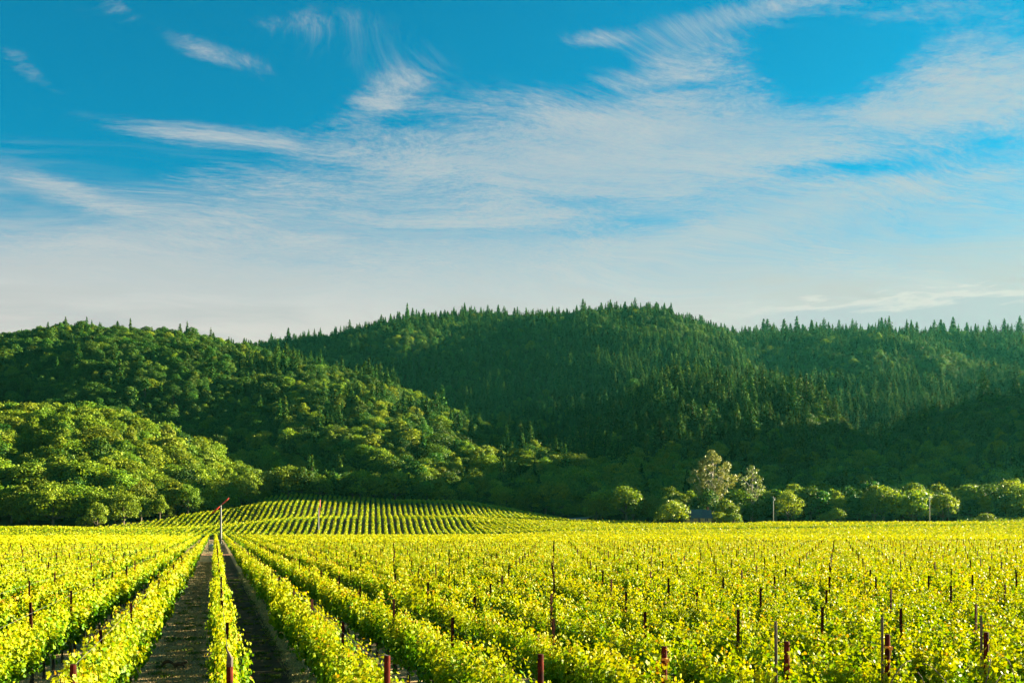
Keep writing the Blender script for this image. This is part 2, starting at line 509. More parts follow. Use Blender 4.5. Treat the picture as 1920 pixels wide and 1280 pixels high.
# (photo column, row of the bare crest, distance of the crest, distance of the foot)
RIDGES = {
    'knoll': [(-300, 990, 380, 330), (100, 988, 380, 335), (200, 986, 395, 338), (300, 979, 410, 335), (400, 968, 430, 332), (440, 957, 455, 332), (500, 937, 482, 332),
              (555, 932, 490, 332), (700, 937, 495, 332), (880, 945, 500, 334), (950, 957, 490, 336), (1040, 974, 470, 340), (1080, 981, 440, 345), (1200, 984, 440, 360), (3000, 984, 440, 360)],
    'grove': [(-900, 730, 560, 380), (-400, 765, 550, 390), (0, 802, 545, 392), (200, 812, 540, 400), (350, 860, 540, 430), (450, 912, 530, 458), (510, 950, 520, 490), (570, 990, 520, 500), (3000, 1000, 520, 500)],
    'left': [(-900, 560, 1000, 560), (-500, 615, 980, 570), (0, 642, 960, 575), (120, 628, 960, 580), (250, 632, 950, 580), (350, 637, 930, 575), (440, 662, 900, 570), (550, 690, 880, 560), (700, 725, 850, 550),
             (850, 790, 800, 545), (950, 830, 765, 545), (1050, 872, 720, 545), (1120, 905, 690, 550), (1200, 950, 660, 560), (3000, 1000, 660, 560)],
    'back': [(-900, 700, 1600, 950), (300, 680, 1600, 950), (440, 655, 1600, 950), (620, 640, 1580, 940), (730, 612, 1560, 920), (870, 592, 1540, 880), (1010, 605, 1520, 820), (1190, 597, 1520, 800), (1290, 618, 1540, 800),
             (1400, 642, 1580, 820), (1530, 632, 1620, 850), (1700, 635, 1640, 900), (1920, 635, 1650, 950), (2300, 640, 1650, 950), (3000, 690, 1650, 950)],
    'spur': [(-900, 1000, 800, 620), (950, 1000, 800, 620), (1040, 900, 800, 610), (1130, 835, 830, 600), (1200, 768, 850, 590), (1260, 738, 860, 585), (1400, 738, 850, 580), (1500, 748, 800, 580), (1560, 785, 735, 580),
             (1620, 842, 685, 585), (1700, 905, 650, 590), (1800, 1000, 760, 600), (3000, 1000, 760, 600)],
    'mid': [(-900, 1000, 1150, 850), (1350, 900, 1150, 850), (1450, 790, 1150, 850), (1500, 746, 1150, 850), (1600, 729, 1150, 850), (1650, 719, 1150, 850), (1750, 742, 1150, 850), (1800, 755, 1150, 850), (1920, 750, 1150, 850),
            (2300, 745, 1150, 850), (3000, 800, 1150, 850)],
    'near': [(-900, 1000, 740, 590), (1500, 960, 740, 590), (1560, 890, 740, 590), (1650, 836, 745, 585), (1750, 793, 750, 580), (1850, 771, 755, 575), (1925, 760, 760, 570), (1960, 745, 762, 568), (2050, 690, 768, 565), (2200, 590, 772, 562), (2380, 440, 776, 560), (2600, 340, 780, 560), (2800, 400, 790, 560), (3000, 700, 800, 560)],  # beyond the right edge the unseen crest is raised to shade the slope vineyard
}


def fbm(X, Z, wl, seed):
    r = np.random.default_rng(seed)
    s = np.zeros_like(X, dtype=float)
    amp, tot = 1.0, 0.0
    for o in range(4):
        for k in range(3):
            a = r.uniform(0, 2 * math.pi)
            p = r.uniform(0, 2 * math.pi)
            w = wl / (2 ** o) * r.uniform(0.8, 1.25)
            s += amp * np.sin((X * math.cos(a) + Z * math.sin(a)) * 2 * math.pi / w + p)
        tot += amp * 3 * 0.5
        amp *= 0.5
    return s / tot


def height(X, Z):
    X = np.asarray(X, float)
    Z = np.asarray(Z, float)
    Zs = np.maximum(Z, 60.0)
    px = 960 + F * X / Zs
    px = np.clip(px, -890, 2990)
    # valley floor
    right = np.interp(Zs, [0, 290, 420, 470, 540, 620, 900, 2500], [0, 0, 3.8, 9, 20, 30, 45, 60])
    left = np.interp(Zs, [0, 330, 430, 540, 620, 900, 2500], [0, 0, 3.0, 14, 24, 45, 60])
    wgt = np.clip((px - 900) / 250, 0, 1)
    wgt = wgt * wgt * (3 - 2 * wgt)
    g = left * (1 - wgt) + right * wgt
    h = g.copy()
    for name, T in RIDGES.items():
        hc = EYE + (HOR - I(px, T, 1)) / F * I(px, T, 2)
        zc = I(px, T, 2)
        zb = I(px, T, 3)
        t = (Zs - zb) / (zc - zb)
        tc_ = np.clip(t, 0, 1)
        if name == 'knoll':
            f = tc_ * 0.75 + 0.25 * tc_ * tc_ * (3 - 2 * tc_)
        else:
            f = 0.55 * tc_ + 0.45 * np.sin(tc_ * math.pi / 2)
        base = np.where(t < 0, -50, 0)
        back = np.where(t > 1, (Zs - zc) * (0.33 if name != 'knoll' else 0.02), 0)
        r_ = np.where(t < 0, -50.0, g + (hc - g) * f - back)
        if name not in ('knoll',):
            amp = {'grove': 3.0, 'left': 7.0, 'back': 24.0, 'spur': 6.0, 'mid': 7.0, 'near': 5.0}[name]
            env = np.clip(np.sin(np.clip(t, 0, 1.0) * math.pi), 0, 1) * np.clip((hc - g) / 40, 0, 1)
            r_ = r_ + env * amp * fbm(X, Z * 0.6, {'back': 330, 'left': 150}.get(name, 190), len(name))
        d = r_ - h
        k = 5.0 if name != 'knoll' else 0.8
        h = np.where(d > k, r_, np.where(d < -k, h, (h + r_) / 2 + d * d / (4 * k) + k / 4))
    h = np.where(Zs < 280, 0.0, h)
    # gentle benches on the hill vineyard
    kn = np.clip((Zs - 345) / 30, 0, 1) * np.clip((500 - Zs) / 30, 0, 1) * np.clip((1000 - px) / 150, 0, 1)
    h = h + kn * (1.3 * np.sin((Zs - X * 0.25) / 11.5 + 0.6 * np.sin(X / 24)) + 0.35 * np.sin(X / 17 + Zs / 30))
    return h


def h_world(x, y):
    X, Z = c2(np.asarray(x, float), np.asarray(y, float))
    return height(X, Z)


def forest_mask(X, Z):
    px = 960 + F * X / Z
    lim = np.interp(px, [-500, 0, 200, 330, 400, 440, 500, 555, 700, 880, 950, 1040, 1075, 1110, 1230, 1300, 1920, 2400],
                    [382, 384, 398, 412, 436, 460, 492, 497, 501, 506, 497, 482, 462, 450, 448, 446, 446, 450])
    ok = Z > lim
    ok &= (px > -60) & (px < 1990)
    ok &= ~((px > 1790) & (Z < 462))             # weedy patch
    ok &= ~((px > 1030) & (px < 1085) & (Z < 470))
    return ok


def sheet(name, Xs, Zs, mat, kind):
    XX, ZZ = np.meshgrid(Xs, Zs)
    HH = height(XX, ZZ)
    wx, wy = w2(XX, ZZ)
    v = np.stack([wx.ravel(), wy.ravel(), HH.ravel()], 1)
    nx = len(Xs)
    i = np.arange(len(Zs) - 1)[:, None] * nx + np.arange(nx - 1)[None, :]
    q = np.stack([i, i + 1, i + nx + 1, i + nx], -1).reshape(-1, 4)
    me = np_mesh(name, v, [q], [mat, M_HILL], smooth=True)
    mi = forest_mask(XX, np.maximum(ZZ, 1.0)) | ((ZZ > 380) & (np.abs(XX / np.maximum(ZZ, 1)) > 0.54))
    me.polygons.foreach_set('material_index', mi.ravel()[q[:, 0]].astype(np.int32))
    o = link(name, me)
    tag(o, kind=kind)
    return o


Xs = np.unique(np.concatenate([np.linspace(-2600, -900, 35), np.linspace(-900, 900, 226), np.linspace(900, 3200, 47)]))
Zg = np.unique(np.concatenate([np.linspace(-400, 280, 18), np.linspace(280, 520, 61)]))
Zh = np.unique(np.concatenate([[520], np.linspace(520, 1700, 149), np.linspace(1700, 3000, 14)]))
tag(sheet('ground', Xs, Zg, M_SOIL, 'structure'))
tag(sheet('hills', Xs, Zh, M_HILL, 'structure'))

# ------------------------------------------------------------------ vine foliage
LEAF_A = np.array([0, 24, 42, 62, 88, 112, 150, 180, 210, 248, 272, 298, 318, 336]) * math.pi / 180
LEAF_R = np.array([1.0, .70, .66, .92, .62, .78, .62, .18, .62, .78, .62, .92, .66, .70])


def leaf_cloud(P, Nrm, size, rnd, rs, lod):
    """one bent blade per point. lod 0: lobed vine leaf; 1: six-sided blade; 2: bent four-sided spray"""
    n = len(P)
    Nrm = Nrm / np.linalg.norm(Nrm, axis=1, keepdims=True)
    t = rs.normal(size=(n, 3))
    t[:, 2] -= 0.7
    t -= Nrm * (t * Nrm).sum(1, keepdims=True)
    t /= np.linalg.norm(t, axis=1, keepdims=True)
    b = np.cross(Nrm, t)
    s = size[:, None]
    if lod == 0:
        cup = rs.uniform(-0.35, 0.15, n)
        k = len(LEAF_A)
        V = np.empty((n, k + 1, 3))
        V[:, 0] = P
        for i in range(k):
            x = math.sin(LEAF_A[i]) * LEAF_R[i]
            y = math.cos(LEAF_A[i]) * LEAF_R[i]
            V[:, i + 1] = P + (b * x + t * y) * s + Nrm * (s[:, 0] * (cup * (x * x + 0.6 * y * y)) + s[:, 0] * 0.12 * abs(x))[:, None]
        o = np.arange(n)[:, None, None] * (k + 1)
        tri = np.array([[0, i + 1, (i + 1) % k + 1] for i in range(k)])[None]
        return V.reshape(-1, 3), (o + tri).reshape(-1, 3), np.repeat(rnd, k + 1)
    if lod == 1:
        sh = [(0, 1.0, 0), (.75, .35, .16), (.6, -.55, .1), (0, -.7, 0), (-.6, -.55, .1), (-.75, .35, .16)]
        V = np.empty((n, 6, 3))
        for i, (x, y, z) in enumerate(sh):
            V[:, i] = P + (b * x + t * y) * s + Nrm * s * z
        o = np.arange(n)[:, None, None] * 6
        q = np.array([[0, 3, 2, 1], [0, 5, 4, 3]])[None]
        return V.reshape(-1, 3), (o + q).reshape(-1, 4), np.repeat(rnd, 6)
    j = rs.uniform(0.6, 1.15, (n, 4))
    sh = [(0, 1.0, -.12), (.8, 0, .14), (0, -1.0, -.12), (-.8, 0, .14)]
    V = np.empty((n, 4, 3))
    for i, (x, y, z) in enumerate(sh):
        V[:, i] = P + ((b * x + t * y) * s + Nrm * s * z) * j[:, i:i + 1]
    o = np.arange(n)[:, None, None] * 4
    q = np.array([[0, 1, 2, 3]])[None]
    return V.reshape(-1, 3), (o + q).reshape(-1, 4), np.repeat(rnd, 4)


def vine_points(ys, rs, shoots, leaves, size, ztop=1.0):
    """leaf points of vines standing at ys along a row (local x across, y along, z up)"""
    Ps, Ns, Ss, Rs = [], [], [], []
    nv = len(ys)
    vig = rs.uniform(0.84, 1.14, nv)
    wid = rs.uniform(0.8, 1.25, nv)
    sh = (nv, shoots, 1)
    spurs = max(5, shoots // 4)             # shoots rise in bunches from the spurs of the cordon
    which = rs.integers(0, spurs, (nv, shoots))

    def bunch(v):
        return np.take_along_axis(v, which, 1)[:, :, None]
    y0 = ys[:, None, None] + np.where(rs.random(sh) < 0.35, rs.uniform(-0.85, 0.85, sh), bunch(np.clip(rs.normal(0, 0.50, (nv, spurs)), -0.95, 0.95))) + rs.normal(0, 0.05, sh)
    lx = (bunch(rs.normal(0, 0.17, (nv, spurs))) + rs.normal(0, 0.07, sh)) * wid[:, None, None]
    ly = bunch(rs.normal(0, 0.18, (nv, spurs))) + rs.normal(0, 0.06, sh)
    L = np.clip(bunch(rs.normal(0.83, 0.14, (nv, spurs)) * np.where(rs.random((nv, spurs)) < 0.09, 1.35, 1.0)) + rs.normal(0, 0.10, sh), 0.35, 1.25) * vig[:, None, None] * ztop
    k = (np.arange(leaves)[None, None, :] + 0.5) / leaves
    z = 0.74 + (L + 0.05) * k - 0.35 * np.abs(lx) * k ** 2
    x = lx * (0.85 + 0.30 * k) + rs.normal(0, 0.035, (nv, shoots, leaves))
    y = y0 + ly * k + rs.normal(0, 0.035, (nv, shoots, leaves))
    ang = rs.uniform(0, 2 * math.pi, x.shape)
    rad = rs.uniform(0.02, 0.10, x.shape) * (1.1 - 0.6 * k)
    x = x + np.cos(ang) * rad * 1.3
    y = y + np.sin(ang) * rad
    z = z + rs.normal(0, 0.04, x.shape) - 0.03
    low = rs.random(x.shape) < 0.26
    z = np.where(low, z - rs.uniform(0.05, 0.38, x.shape) * (1 - k), z)
    P = np.stack([x, y, z], -1).reshape(-1, 3)
    out = np.stack([np.sign(x) * 0.55 + np.cos(ang) * 0.6, np.sin(ang) * 0.6, 0.15 + 0.35 * k + 0 * x], -1).reshape(-1, 3)
    N = out + rs.normal(0, 0.42, P.shape)
    S = (size * rs.uniform(0.7, 1.2, x.shape) * (1.12 - 0.62 * k ** 2)).ravel()
    rn = np.clip(0.20 + 0.52 * k + bunch(rs.normal(0, 0.08, (nv, spurs))) + rs.normal(0, 0.085, x.shape), 0, 0.93)  # young tips yellower; lower leaves coloured darker green to deepen the shaded sides
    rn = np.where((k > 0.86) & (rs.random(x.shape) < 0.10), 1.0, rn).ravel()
    return P, N, S, rn


def joined(parts):
    V, Fs, A = [], {}, []
    o = 0
    for v, f, a in parts:
        V.append(v)
        Fs.setdefault(f.shape[1], []).append(f + o)
        A.append(a)
        o += len(v)
    return np.concatenate(V), [np.concatenate(x) for x in Fs.values()], np.concatenate(A)


VINE_SP = 1.65
LEN1 = BLK1[1] - BLK1[0]


def block_one_foliage(seed):
    rs = np.random.default_rng(seed)
    ys = np.arange(0.5, LEN1, VINE_SP)
    a, b, c = ys[ys < 17], ys[(ys >= 17) & (ys < 55)], ys[ys >= 55]
    parts = []
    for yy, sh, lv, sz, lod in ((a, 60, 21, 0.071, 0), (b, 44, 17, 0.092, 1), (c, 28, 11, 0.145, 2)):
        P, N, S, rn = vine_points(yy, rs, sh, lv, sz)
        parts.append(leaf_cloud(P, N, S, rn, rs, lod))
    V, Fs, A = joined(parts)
    return np_mesh('foliage', V, Fs, M_VINE, A)


FOL1 = [block_one_foliage(100 + i) for i in range(5)]


def far_foliage(length, seed, per_m=13, size=0.30):
    rs = np.random.default_rng(seed)
    n = int(length * per_m)
    y = rs.uniform(0, length, n)
    k = rs.random(n)
    half = 0.38 * (1.05 - 0.55 * k) * (1 + 0.25 * np.sin(y * 0.8 + seed))
    x = rs.uniform(-1, 1, n) * half
    z = 0.80 + k * (0.95 + 0.13 * np.sin(y * 1.7 + seed * 2) + rs.normal(0, 0.06, n))
    P = np.stack([x, y, z], 1)
    N = np.stack([np.sign(x) * 0.7, 0 * x, 0.3 + 0.7 * k], 1) + rs.normal(0, 0.45, P.shape)
    return P, N, size * rs.uniform(0.6, 1.15, n), np.clip(0.30 + 0.45 * k + rs.normal(0, 0.10, n), 0, 0.93), rs


def block_two_foliage(seed):
    P, N, S, rn, rs = far_foliage(BLK2[1] - BLK2[0], seed)
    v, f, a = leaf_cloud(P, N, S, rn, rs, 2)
    return np_mesh('foliage', v, [f], M_VINE, a)


FOL2 = [block_two_foliage(300 + i) for i in range(4)]

ONES = 'zero first second third fourth fifth sixth seventh eighth ninth tenth eleventh twelfth thirteenth fourteenth fifteenth sixteenth seventeenth eighteenth nineteenth'.split()
TENS = {2: 'twenty', 3: 'thirty', 4: 'forty', 5: 'fifty', 6: 'sixty', 7: 'seventy', 8: 'eighty', 9: 'ninety'}
TENTH = {2: 'twentieth', 3: 'thirtieth', 4: 'fortieth', 5: 'fiftieth', 6: 'sixtieth', 7: 'seventieth', 8: 'eightieth', 9: 'ninetieth'}


def ordinal(n):
    if n > 100:
        return 'hundred-and-' + ordinal(n - 100)
    if n == 100:
        return 'hundredth'
    if n < 20:
        return ONES[n]
    if n % 10 == 0:
        return TENTH[n // 10]
    return TENS[n // 10] + '-' + ONES[n % 10]


def row_words(i):
    """which row it is, told by the two aisles one can see down"""
    if i == 0:
        return 'narrow vine row between the brown mown and dark tilled aisles'
    if i == -1:
        return 'sunlit vine row bordering the brown mown aisle'
    if i < 0:
        return f'{ordinal(-i)} vine row left of the brown mown aisle'
    return f'{ordinal(i)} vine row right of the dark tilled aisle'


# trunk meshes
def trunk_mesh(seed):
    r = random.Random(seed)
    mb = MB()
    p = [(0, 0, -0.05)]
    rad = [0.05]
    x = y = 0.0
    for k in range(1, 7):
        x += r.uniform(-0.022, 0.022)
        y += r.uniform(-0.03, 0.03)
        p.append((x, y, 0.86 * k / 6))
        rad.append(0.045 * r.uniform(0.8, 1.15) - 0.002 * k)
    mb.tube(p, rad, 7)
    for s in (-1, 1):
        mb.tube([(x, y, 0.80), (x, y + s * 0.3, 0.87 + r.uniform(-.02, .02)), (x, y + s * 0.82, 0.86)], [0.032, 0.026, 0.016], 5)
    return mb.mesh('trunk', M_VINEBARK, True)


TRUNKS = [trunk_mesh(i) for i in range(5)]


def hose_mesh(seed):
    r = random.Random(seed)
    mb = MB()
    pts = []
    y = 0.3
    k = 0
    while y < LEN1 - 1:
        pts.append((-0.16 + r.uniform(-0.03, 0.03), y, 0.45 + r.uniform(-0.02, 0.02) - (0.10 if k % 2 else 0.0)))
        y += VINE_SP / 2
        k += 1
    mb.tube(pts, 0.011, 5)
    return mb.mesh('drip_hose', M_HOSE, True)


def wire_mesh():
    mb = MB()
    for xw, zw in ((0.035, 1.28), (0.0, 1.88)):
        mb.tube([(xw, 0.0 + 6.6 * k, zw - (0.02 if k % 2 else 0.0)) for k in range(int(LEN1 / 6.6) + 1)], 0.0035, 4)
    return mb.mesh('wire', M_STEEL, True)


WIRE = wire_mesh()
HOSES = [hose_mesh(i) for i in range(2)]

rows = {}
r_ = random.Random(3)
for i in range(-15, 70):
    x = X0 + i * SP
    fol = FOL1[(i * 7 + 3) % 5]
    if -7 <= i <= 9:
        root = empty('vine_row', (x, ROW_Y0, 0))  # one whole trellised grapevine row
        link('foliage', fol, root, (0, r_.uniform(-0.25, 0.25), 0), 0.0, (1.0 if i else 0.72, 1, r_.uniform(0.97, 1.03)))
        ntr = 80 if -4 <= i <= 3 else 18
        for k in range(ntr):
            link('trunk', TRUNKS[(k * 3 + i) % 5], root, (r_.uniform(-.03, .03), 0.5 + k * VINE_SP, 0), r_.choice((0, math.pi)), (1, 1, r_.uniform(.95, 1.05)))
        link('drip_hose', HOSES[i % 2], root)
        link('wire', WIRE, root)
    else:
        root = link('vine_row', fol, None, (x, ROW_Y0 + r_.uniform(-0.25, 0.25), 0), 0.0, (1, 1, r_.uniform(0.97, 1.03)))
    tag(root, row_words(i), 'grapevine row', 'vine rows of the nearest vineyard block')
    rows[i] = root
for i in range(-32, 150):
    x = X0 + i * SP
    if -1 <= i <= 2:
        pass
    o = link('vine_row', FOL2[i % 4], None, (x, BLK2[0], 0), 0.0, (1, 1, r_.uniform(0.95, 1.05)))
    w = ('narrow one' if i == 0 else f'{ordinal(abs(i))} row {"left" if i < 0 else "right"} of the narrow one')
    tag(o, f'vine row past the dirt track, continuing the {w}', 'grapevine row', 'vine rows past the first dirt track')

# ------------------------------------------------------------------ the far field on the right: beyond counting
def scatter_rows(name, cells, label, cat, per_m, size, seed):
    """cells: list of (x, y0, y1) in world; foliage laid on the ground's height"""
    Ps, Ns, Ss, Rs = [], [], [], []
    rs = np.random.default_rng(seed)
    for x, y0, y1 in cells:
        P, N, S, rn, _ = far_foliage(y1 - y0, int(rs.integers(1e6)), per_m, size)
        P[:, 0] += x
        P[:, 1] += y0
        P[:, 2] += h_world(P[:, 0], P[:, 1])
        Ps.append(P); Ns.append(N); Ss.append(S); Rs.append(rn)
    v, f, a = leaf_cloud(np.concatenate(Ps), np.concatenate(Ns), np.concatenate(Ss), np.concatenate(Rs), rs, 2)
    o = link(name, np_mesh(name, v, [f], M_VINE, a))
    tag(o, label, cat, kind='stuff')
    return o


FIELD_FAR = [(-900, 360), (-200, 372), (0, 383), (200, 386), (330, 395), (440, 405), (1000, 405), (1050, 418), (1075, 432), (1212, 432), (1232, 403), (1300, 403), (1400, 405), (1450, 424), (1700, 424), (1920, 424), (2600, 430)]
cells = []
for i in list(range(-110, -30)) + list(range(40, 190)):
    x = X0 + i * SP
    y0 = BLK2[0] if i < 70 or True else BLK2[0]
    if i >= 70 or i < -15:
        y0 = max(40.0, abs(x) / 1.25)
    cells_y = []
    a = y0
    gaps = [(149.5, 154.0), (318.0, 324.0)]
    yy = np.arange(y0, 640, 4.0)
    X, Z = c2(np.full_like(yy, x), yy)
    px = 960 + F * X / np.maximum(Z, 1)
    ok = (Z < np.interp(px, [p[0] for p in FIELD_FAR], [p[1] for p in FIELD_FAR])) & (px > -250) & (px < 2150)
    if i < 40:
        ok &= yy < 318
    for g0, g1 in gaps:
        ok &= ~((yy > g0 - 4) & (yy < g1))
    if i >= 40 and i < 70:
        ok &= yy >= BLK2[0]
    idx = np.nonzero(ok)[0]
    if len(idx) == 0:
        continue
    runs = np.split(idx, np.nonzero(np.diff(idx) > 1)[0] + 1)
    for r in runs:
        cells.append((x, yy[r[0]], yy[r[-1]] + 4.0))
# strip between block two and the right far edge for middle rows (i 0..39, right of the hill vineyard)
for i in range(-5, 40):
    x = X0 + i * SP
    yy = np.arange(324.0, 640, 4.0)
    X, Z = c2(np.full_like(yy, x), yy)
    px = 960 + F * X / Z
    ok = (Z < np.interp(px, [p[0] for p in FIELD_FAR], [p[1] for p in FIELD_FAR])) & (px > 1062)
    idx = np.nonzero(ok)[0]
    if len(idx):
        cells.append((x, yy[idx[0]], yy[idx[-1]] + 4))
scatter_rows('distant_vineyard', cells, 'golden carpet of distant vine rows reaching to the trees', 'vineyard', 8, 0.40, 5)

# ------------------------------------------------------------------ vineyard on the slope: every row its own thing
HD = np.array([(700 - 960) / F, 1.0])
HD /= np.linalg.norm(HD)
HP = np.array([HD[1], -HD[0]])          # across the rows, to the right
TOP = [(-120, 376), (60, 376), (120, 378), (200, 390), (300, 402), (400, 424), (440, 448), (500, 474), (555, 483), (700, 488), (880, 492), (950, 482), (1040, 462), (1075, 436), (1120, 420)]
count = 0
O0 = np.array([-95.0, 400.0])
for j in range(-110, 60):
    rs = np.random.default_rng(900 + j)
    t = np.arange(-90, 120, 0.062)
    X = O0[0] + HP[0] * j * SP + HD[0] * t
    Z = O0[1] + HP[1] * j * SP + HD[1] * t
    px = 960 + F * X / Z
    zt = np.interp(px, [p[0] for p in TOP], [p[1] for p in TOP])
    ok = (Z > 331 + 1.2 * np.sin(j)) & (Z < zt + 0.8 * math.sin(j * 2.1)) & (px > -90) & (px < 1060)
    ok &= ~((Z > 372 - (px - 400) * 0.012) & (Z < 376 - (px - 400) * 0.012) & (px < 470))
    if ok.sum() < 60:
        continue
    X, Z = X[ok], Z[ok]
    cell = np.floor((t[ok] + 95) / VINE_SP).astype(int)
    vg = rs.uniform(0.72, 1.15, 200)
    vg[rs.random(200) < 0.035] = 0.25
    vg = vg[cell]
    n = len(X)
    k = rs.random(n) * vg
    lat = rs.uniform(-1, 1, n) * 0.62 * (1.1 - 0.5 * k)
    X = X + HP[0] * lat
    Z = Z + HP[1] * lat
    z = height(X, Z) + 0.65 + k * (1.0 + 0.12 * np.sin(t[ok] * 1.4 + j))
    wx, wy = w2(X, Z)
    sgn = np.sign(lat)
    nx, ny = w2(HP[0] * sgn * 0.6, HP[1] * sgn * 0.6)
    N = np.stack([nx, ny, 0.35 + 0.6 * k], 1) + rs.normal(0, 0.45, (n, 3))
    base = np.array([wx.mean(), wy.mean(), 0.0])
    base[2] = h_world(base[0], base[1])
    P = np.stack([wx, wy, z], 1) - base
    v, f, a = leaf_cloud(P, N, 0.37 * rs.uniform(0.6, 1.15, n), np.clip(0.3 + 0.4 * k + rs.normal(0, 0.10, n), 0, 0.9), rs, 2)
    o = link('vine_row', np_mesh('foliage', v, [f], M_VINE, a), None, tuple(base))
    count += 1
    tag(o, f'{ordinal(count)} vine row on the slope, counted from the oak grove', 'grapevine row', 'vine rows climbing the slope')

# ------------------------------------------------------------------ trellis posts
def end_post_mesh():
    mb = MB()
    mb.tube([(0, 0, -0.05), (0, 0, 2.02), (0, 0, 2.05)], [0.048, 0.048, 0.044], 14)
    return mb.mesh('end_post', M_REDPOST, False)


def line_post_mesh():
    mb = MB()      # rolled steel stake: three thin webs
    mb.box(-0.028, 0.028, -0.004, 0.004, -0.05, 2.08)
    mb.box(-0.032, -0.0285, -0.004, 0.030, -0.05, 2.08)
    mb.box(0.0285, 0.032, -0.004, 0.030, -0.05, 2.08)
    return mb.mesh('trellis_post', M_RUST)


EP, LP = end_post_mesh(), line_post_mesh()
POST_SP = 6.6
r_ = random.Random(11)
spots = []
for i in range(-15, 70):
    x = X0 + i * SP
    for k in range(1, 21):
        y = ROW_Y0 + (0.3 if False else 0.0) + k * POST_SP - 1.0 + r_.uniform(-0.15, 0.15)
        X, Z = c2(x, y)
        if Z < 5:
            continue
        px = 960 + F * X / Z
        if -15 < px < 1935 and y < 148:
            spots.append((Z, i, x + r_.uniform(-.05, .05), y))
spots.sort()
n_single = 0
rest = MB()
for Z, i, x, y in spots:
    if n_single < 288:
        o = link('trellis_post', LP, None, (x, y, r_.uniform(-0.10, 0.06)), r_.uniform(-0.3, 0.3))
        o.rotation_euler.x = r_.uniform(-.02, .02)
        o.rotation_euler.y = r_.uniform(-.02, .02)
        tag(o, f'thin rusty stake in the {row_words(i)}', 'trellis post', f'stakes in the {row_words(i)}')
        n_single += 1
    else:
        rest.box(x - 0.032, x + 0.032, y - 0.02, y + 0.02, -0.02, 2.06 + r_.uniform(-.06, .06))
o = link('trellis_post', rest.mesh('trellis_post', M_RUST))
tag(o, 'thin dark stakes dotted over the farther part of the near block', 'trellis posts', kind='stuff')
for i in range(-2, 10):
    x = X0 + i * SP
    o = empty('end_post', (x + {-1: 0.14, 2: 0.07}.get(i, 0.0), ROW_Y0 + {-1: 0.4, 2: -0.35, 5: 0.25, 6: 0.38, 7: 0.5, 8: 0.6, 9: 0.6}.get(i, -0.1), 0))
    link('post', EP, o, (0, 0, r_.uniform(-.03, .03)), r_.uniform(0, 6))
    what = {-1: 'thick red end post beside the brown mown aisle, before the sunlit vine row', 0: 'thick red end post with grey tape, head of the narrow vine row',
            1: 'thick red end post with a wire on top, by the dark tilled aisle'}.get(i)
    tag(o, what or (f'thick red end post with orange tie, {row_words(i)}' if i in (3, 5) else f'thick red end post of the {row_words(i)}'), 'end post', 'end posts at the heads of the vine rows')
    if i == 0:
        mb = MB()
        mb.tube([(0.0, 0, 2.0), (0.0, 0, 2.04), (0.005, 0, 2.12), (-0.02, 0, 2.2), (-0.045, 0, 2.24)], [0.051, 0.051, 0.045, 0.02, 0.012], 8)
        link('tape', mb.mesh('tape', M_WOOD), o)
    if i == 1:
        mb = MB()
        mb.tube([(-0.14, 0, 2.065), (-0.04, 0, 2.085), (0.05, 0, 2.06)], 0.008, 5)
        link('wire', mb.mesh('wire', M_STEEL), o)
    if i in (3, 5):
        mb = MB()
        mb.tube([(0, 0, 1.83), (0, 0, 1.87)], 0.054, 12)
        mb.box(-0.015, 0.055, -0.085, -0.06, 1.80, 1.86)
        mb.box(0.0, 0.02, -0.085, -0.065, 1.70, 1.80)
        link('ribbon', mb.mesh('ribbon', M_ORANGE), o)
for i, ht, dx_, dy_ in ((4, 2.38, -0.09, 0.12), (5, 2.37, -0.01, 0.40), (6, 2.33, 0.0, 0.52)):
    mb = MB()
    mb.tube([(0, 0, 0), (0.02, 0, 1.2), (0.01, 0, ht)], [0.028, 0.027, 0.025], 8)
    o = link('wooden_stake', mb.mesh('wooden_stake', M_WOOD), None, (X0 + i * SP + dx_, ROW_Y0 + dy_, 0))
    tag(o, f'grey wooden stake in the {row_words(i)}', 'stake', 'wooden stakes near the row ends')

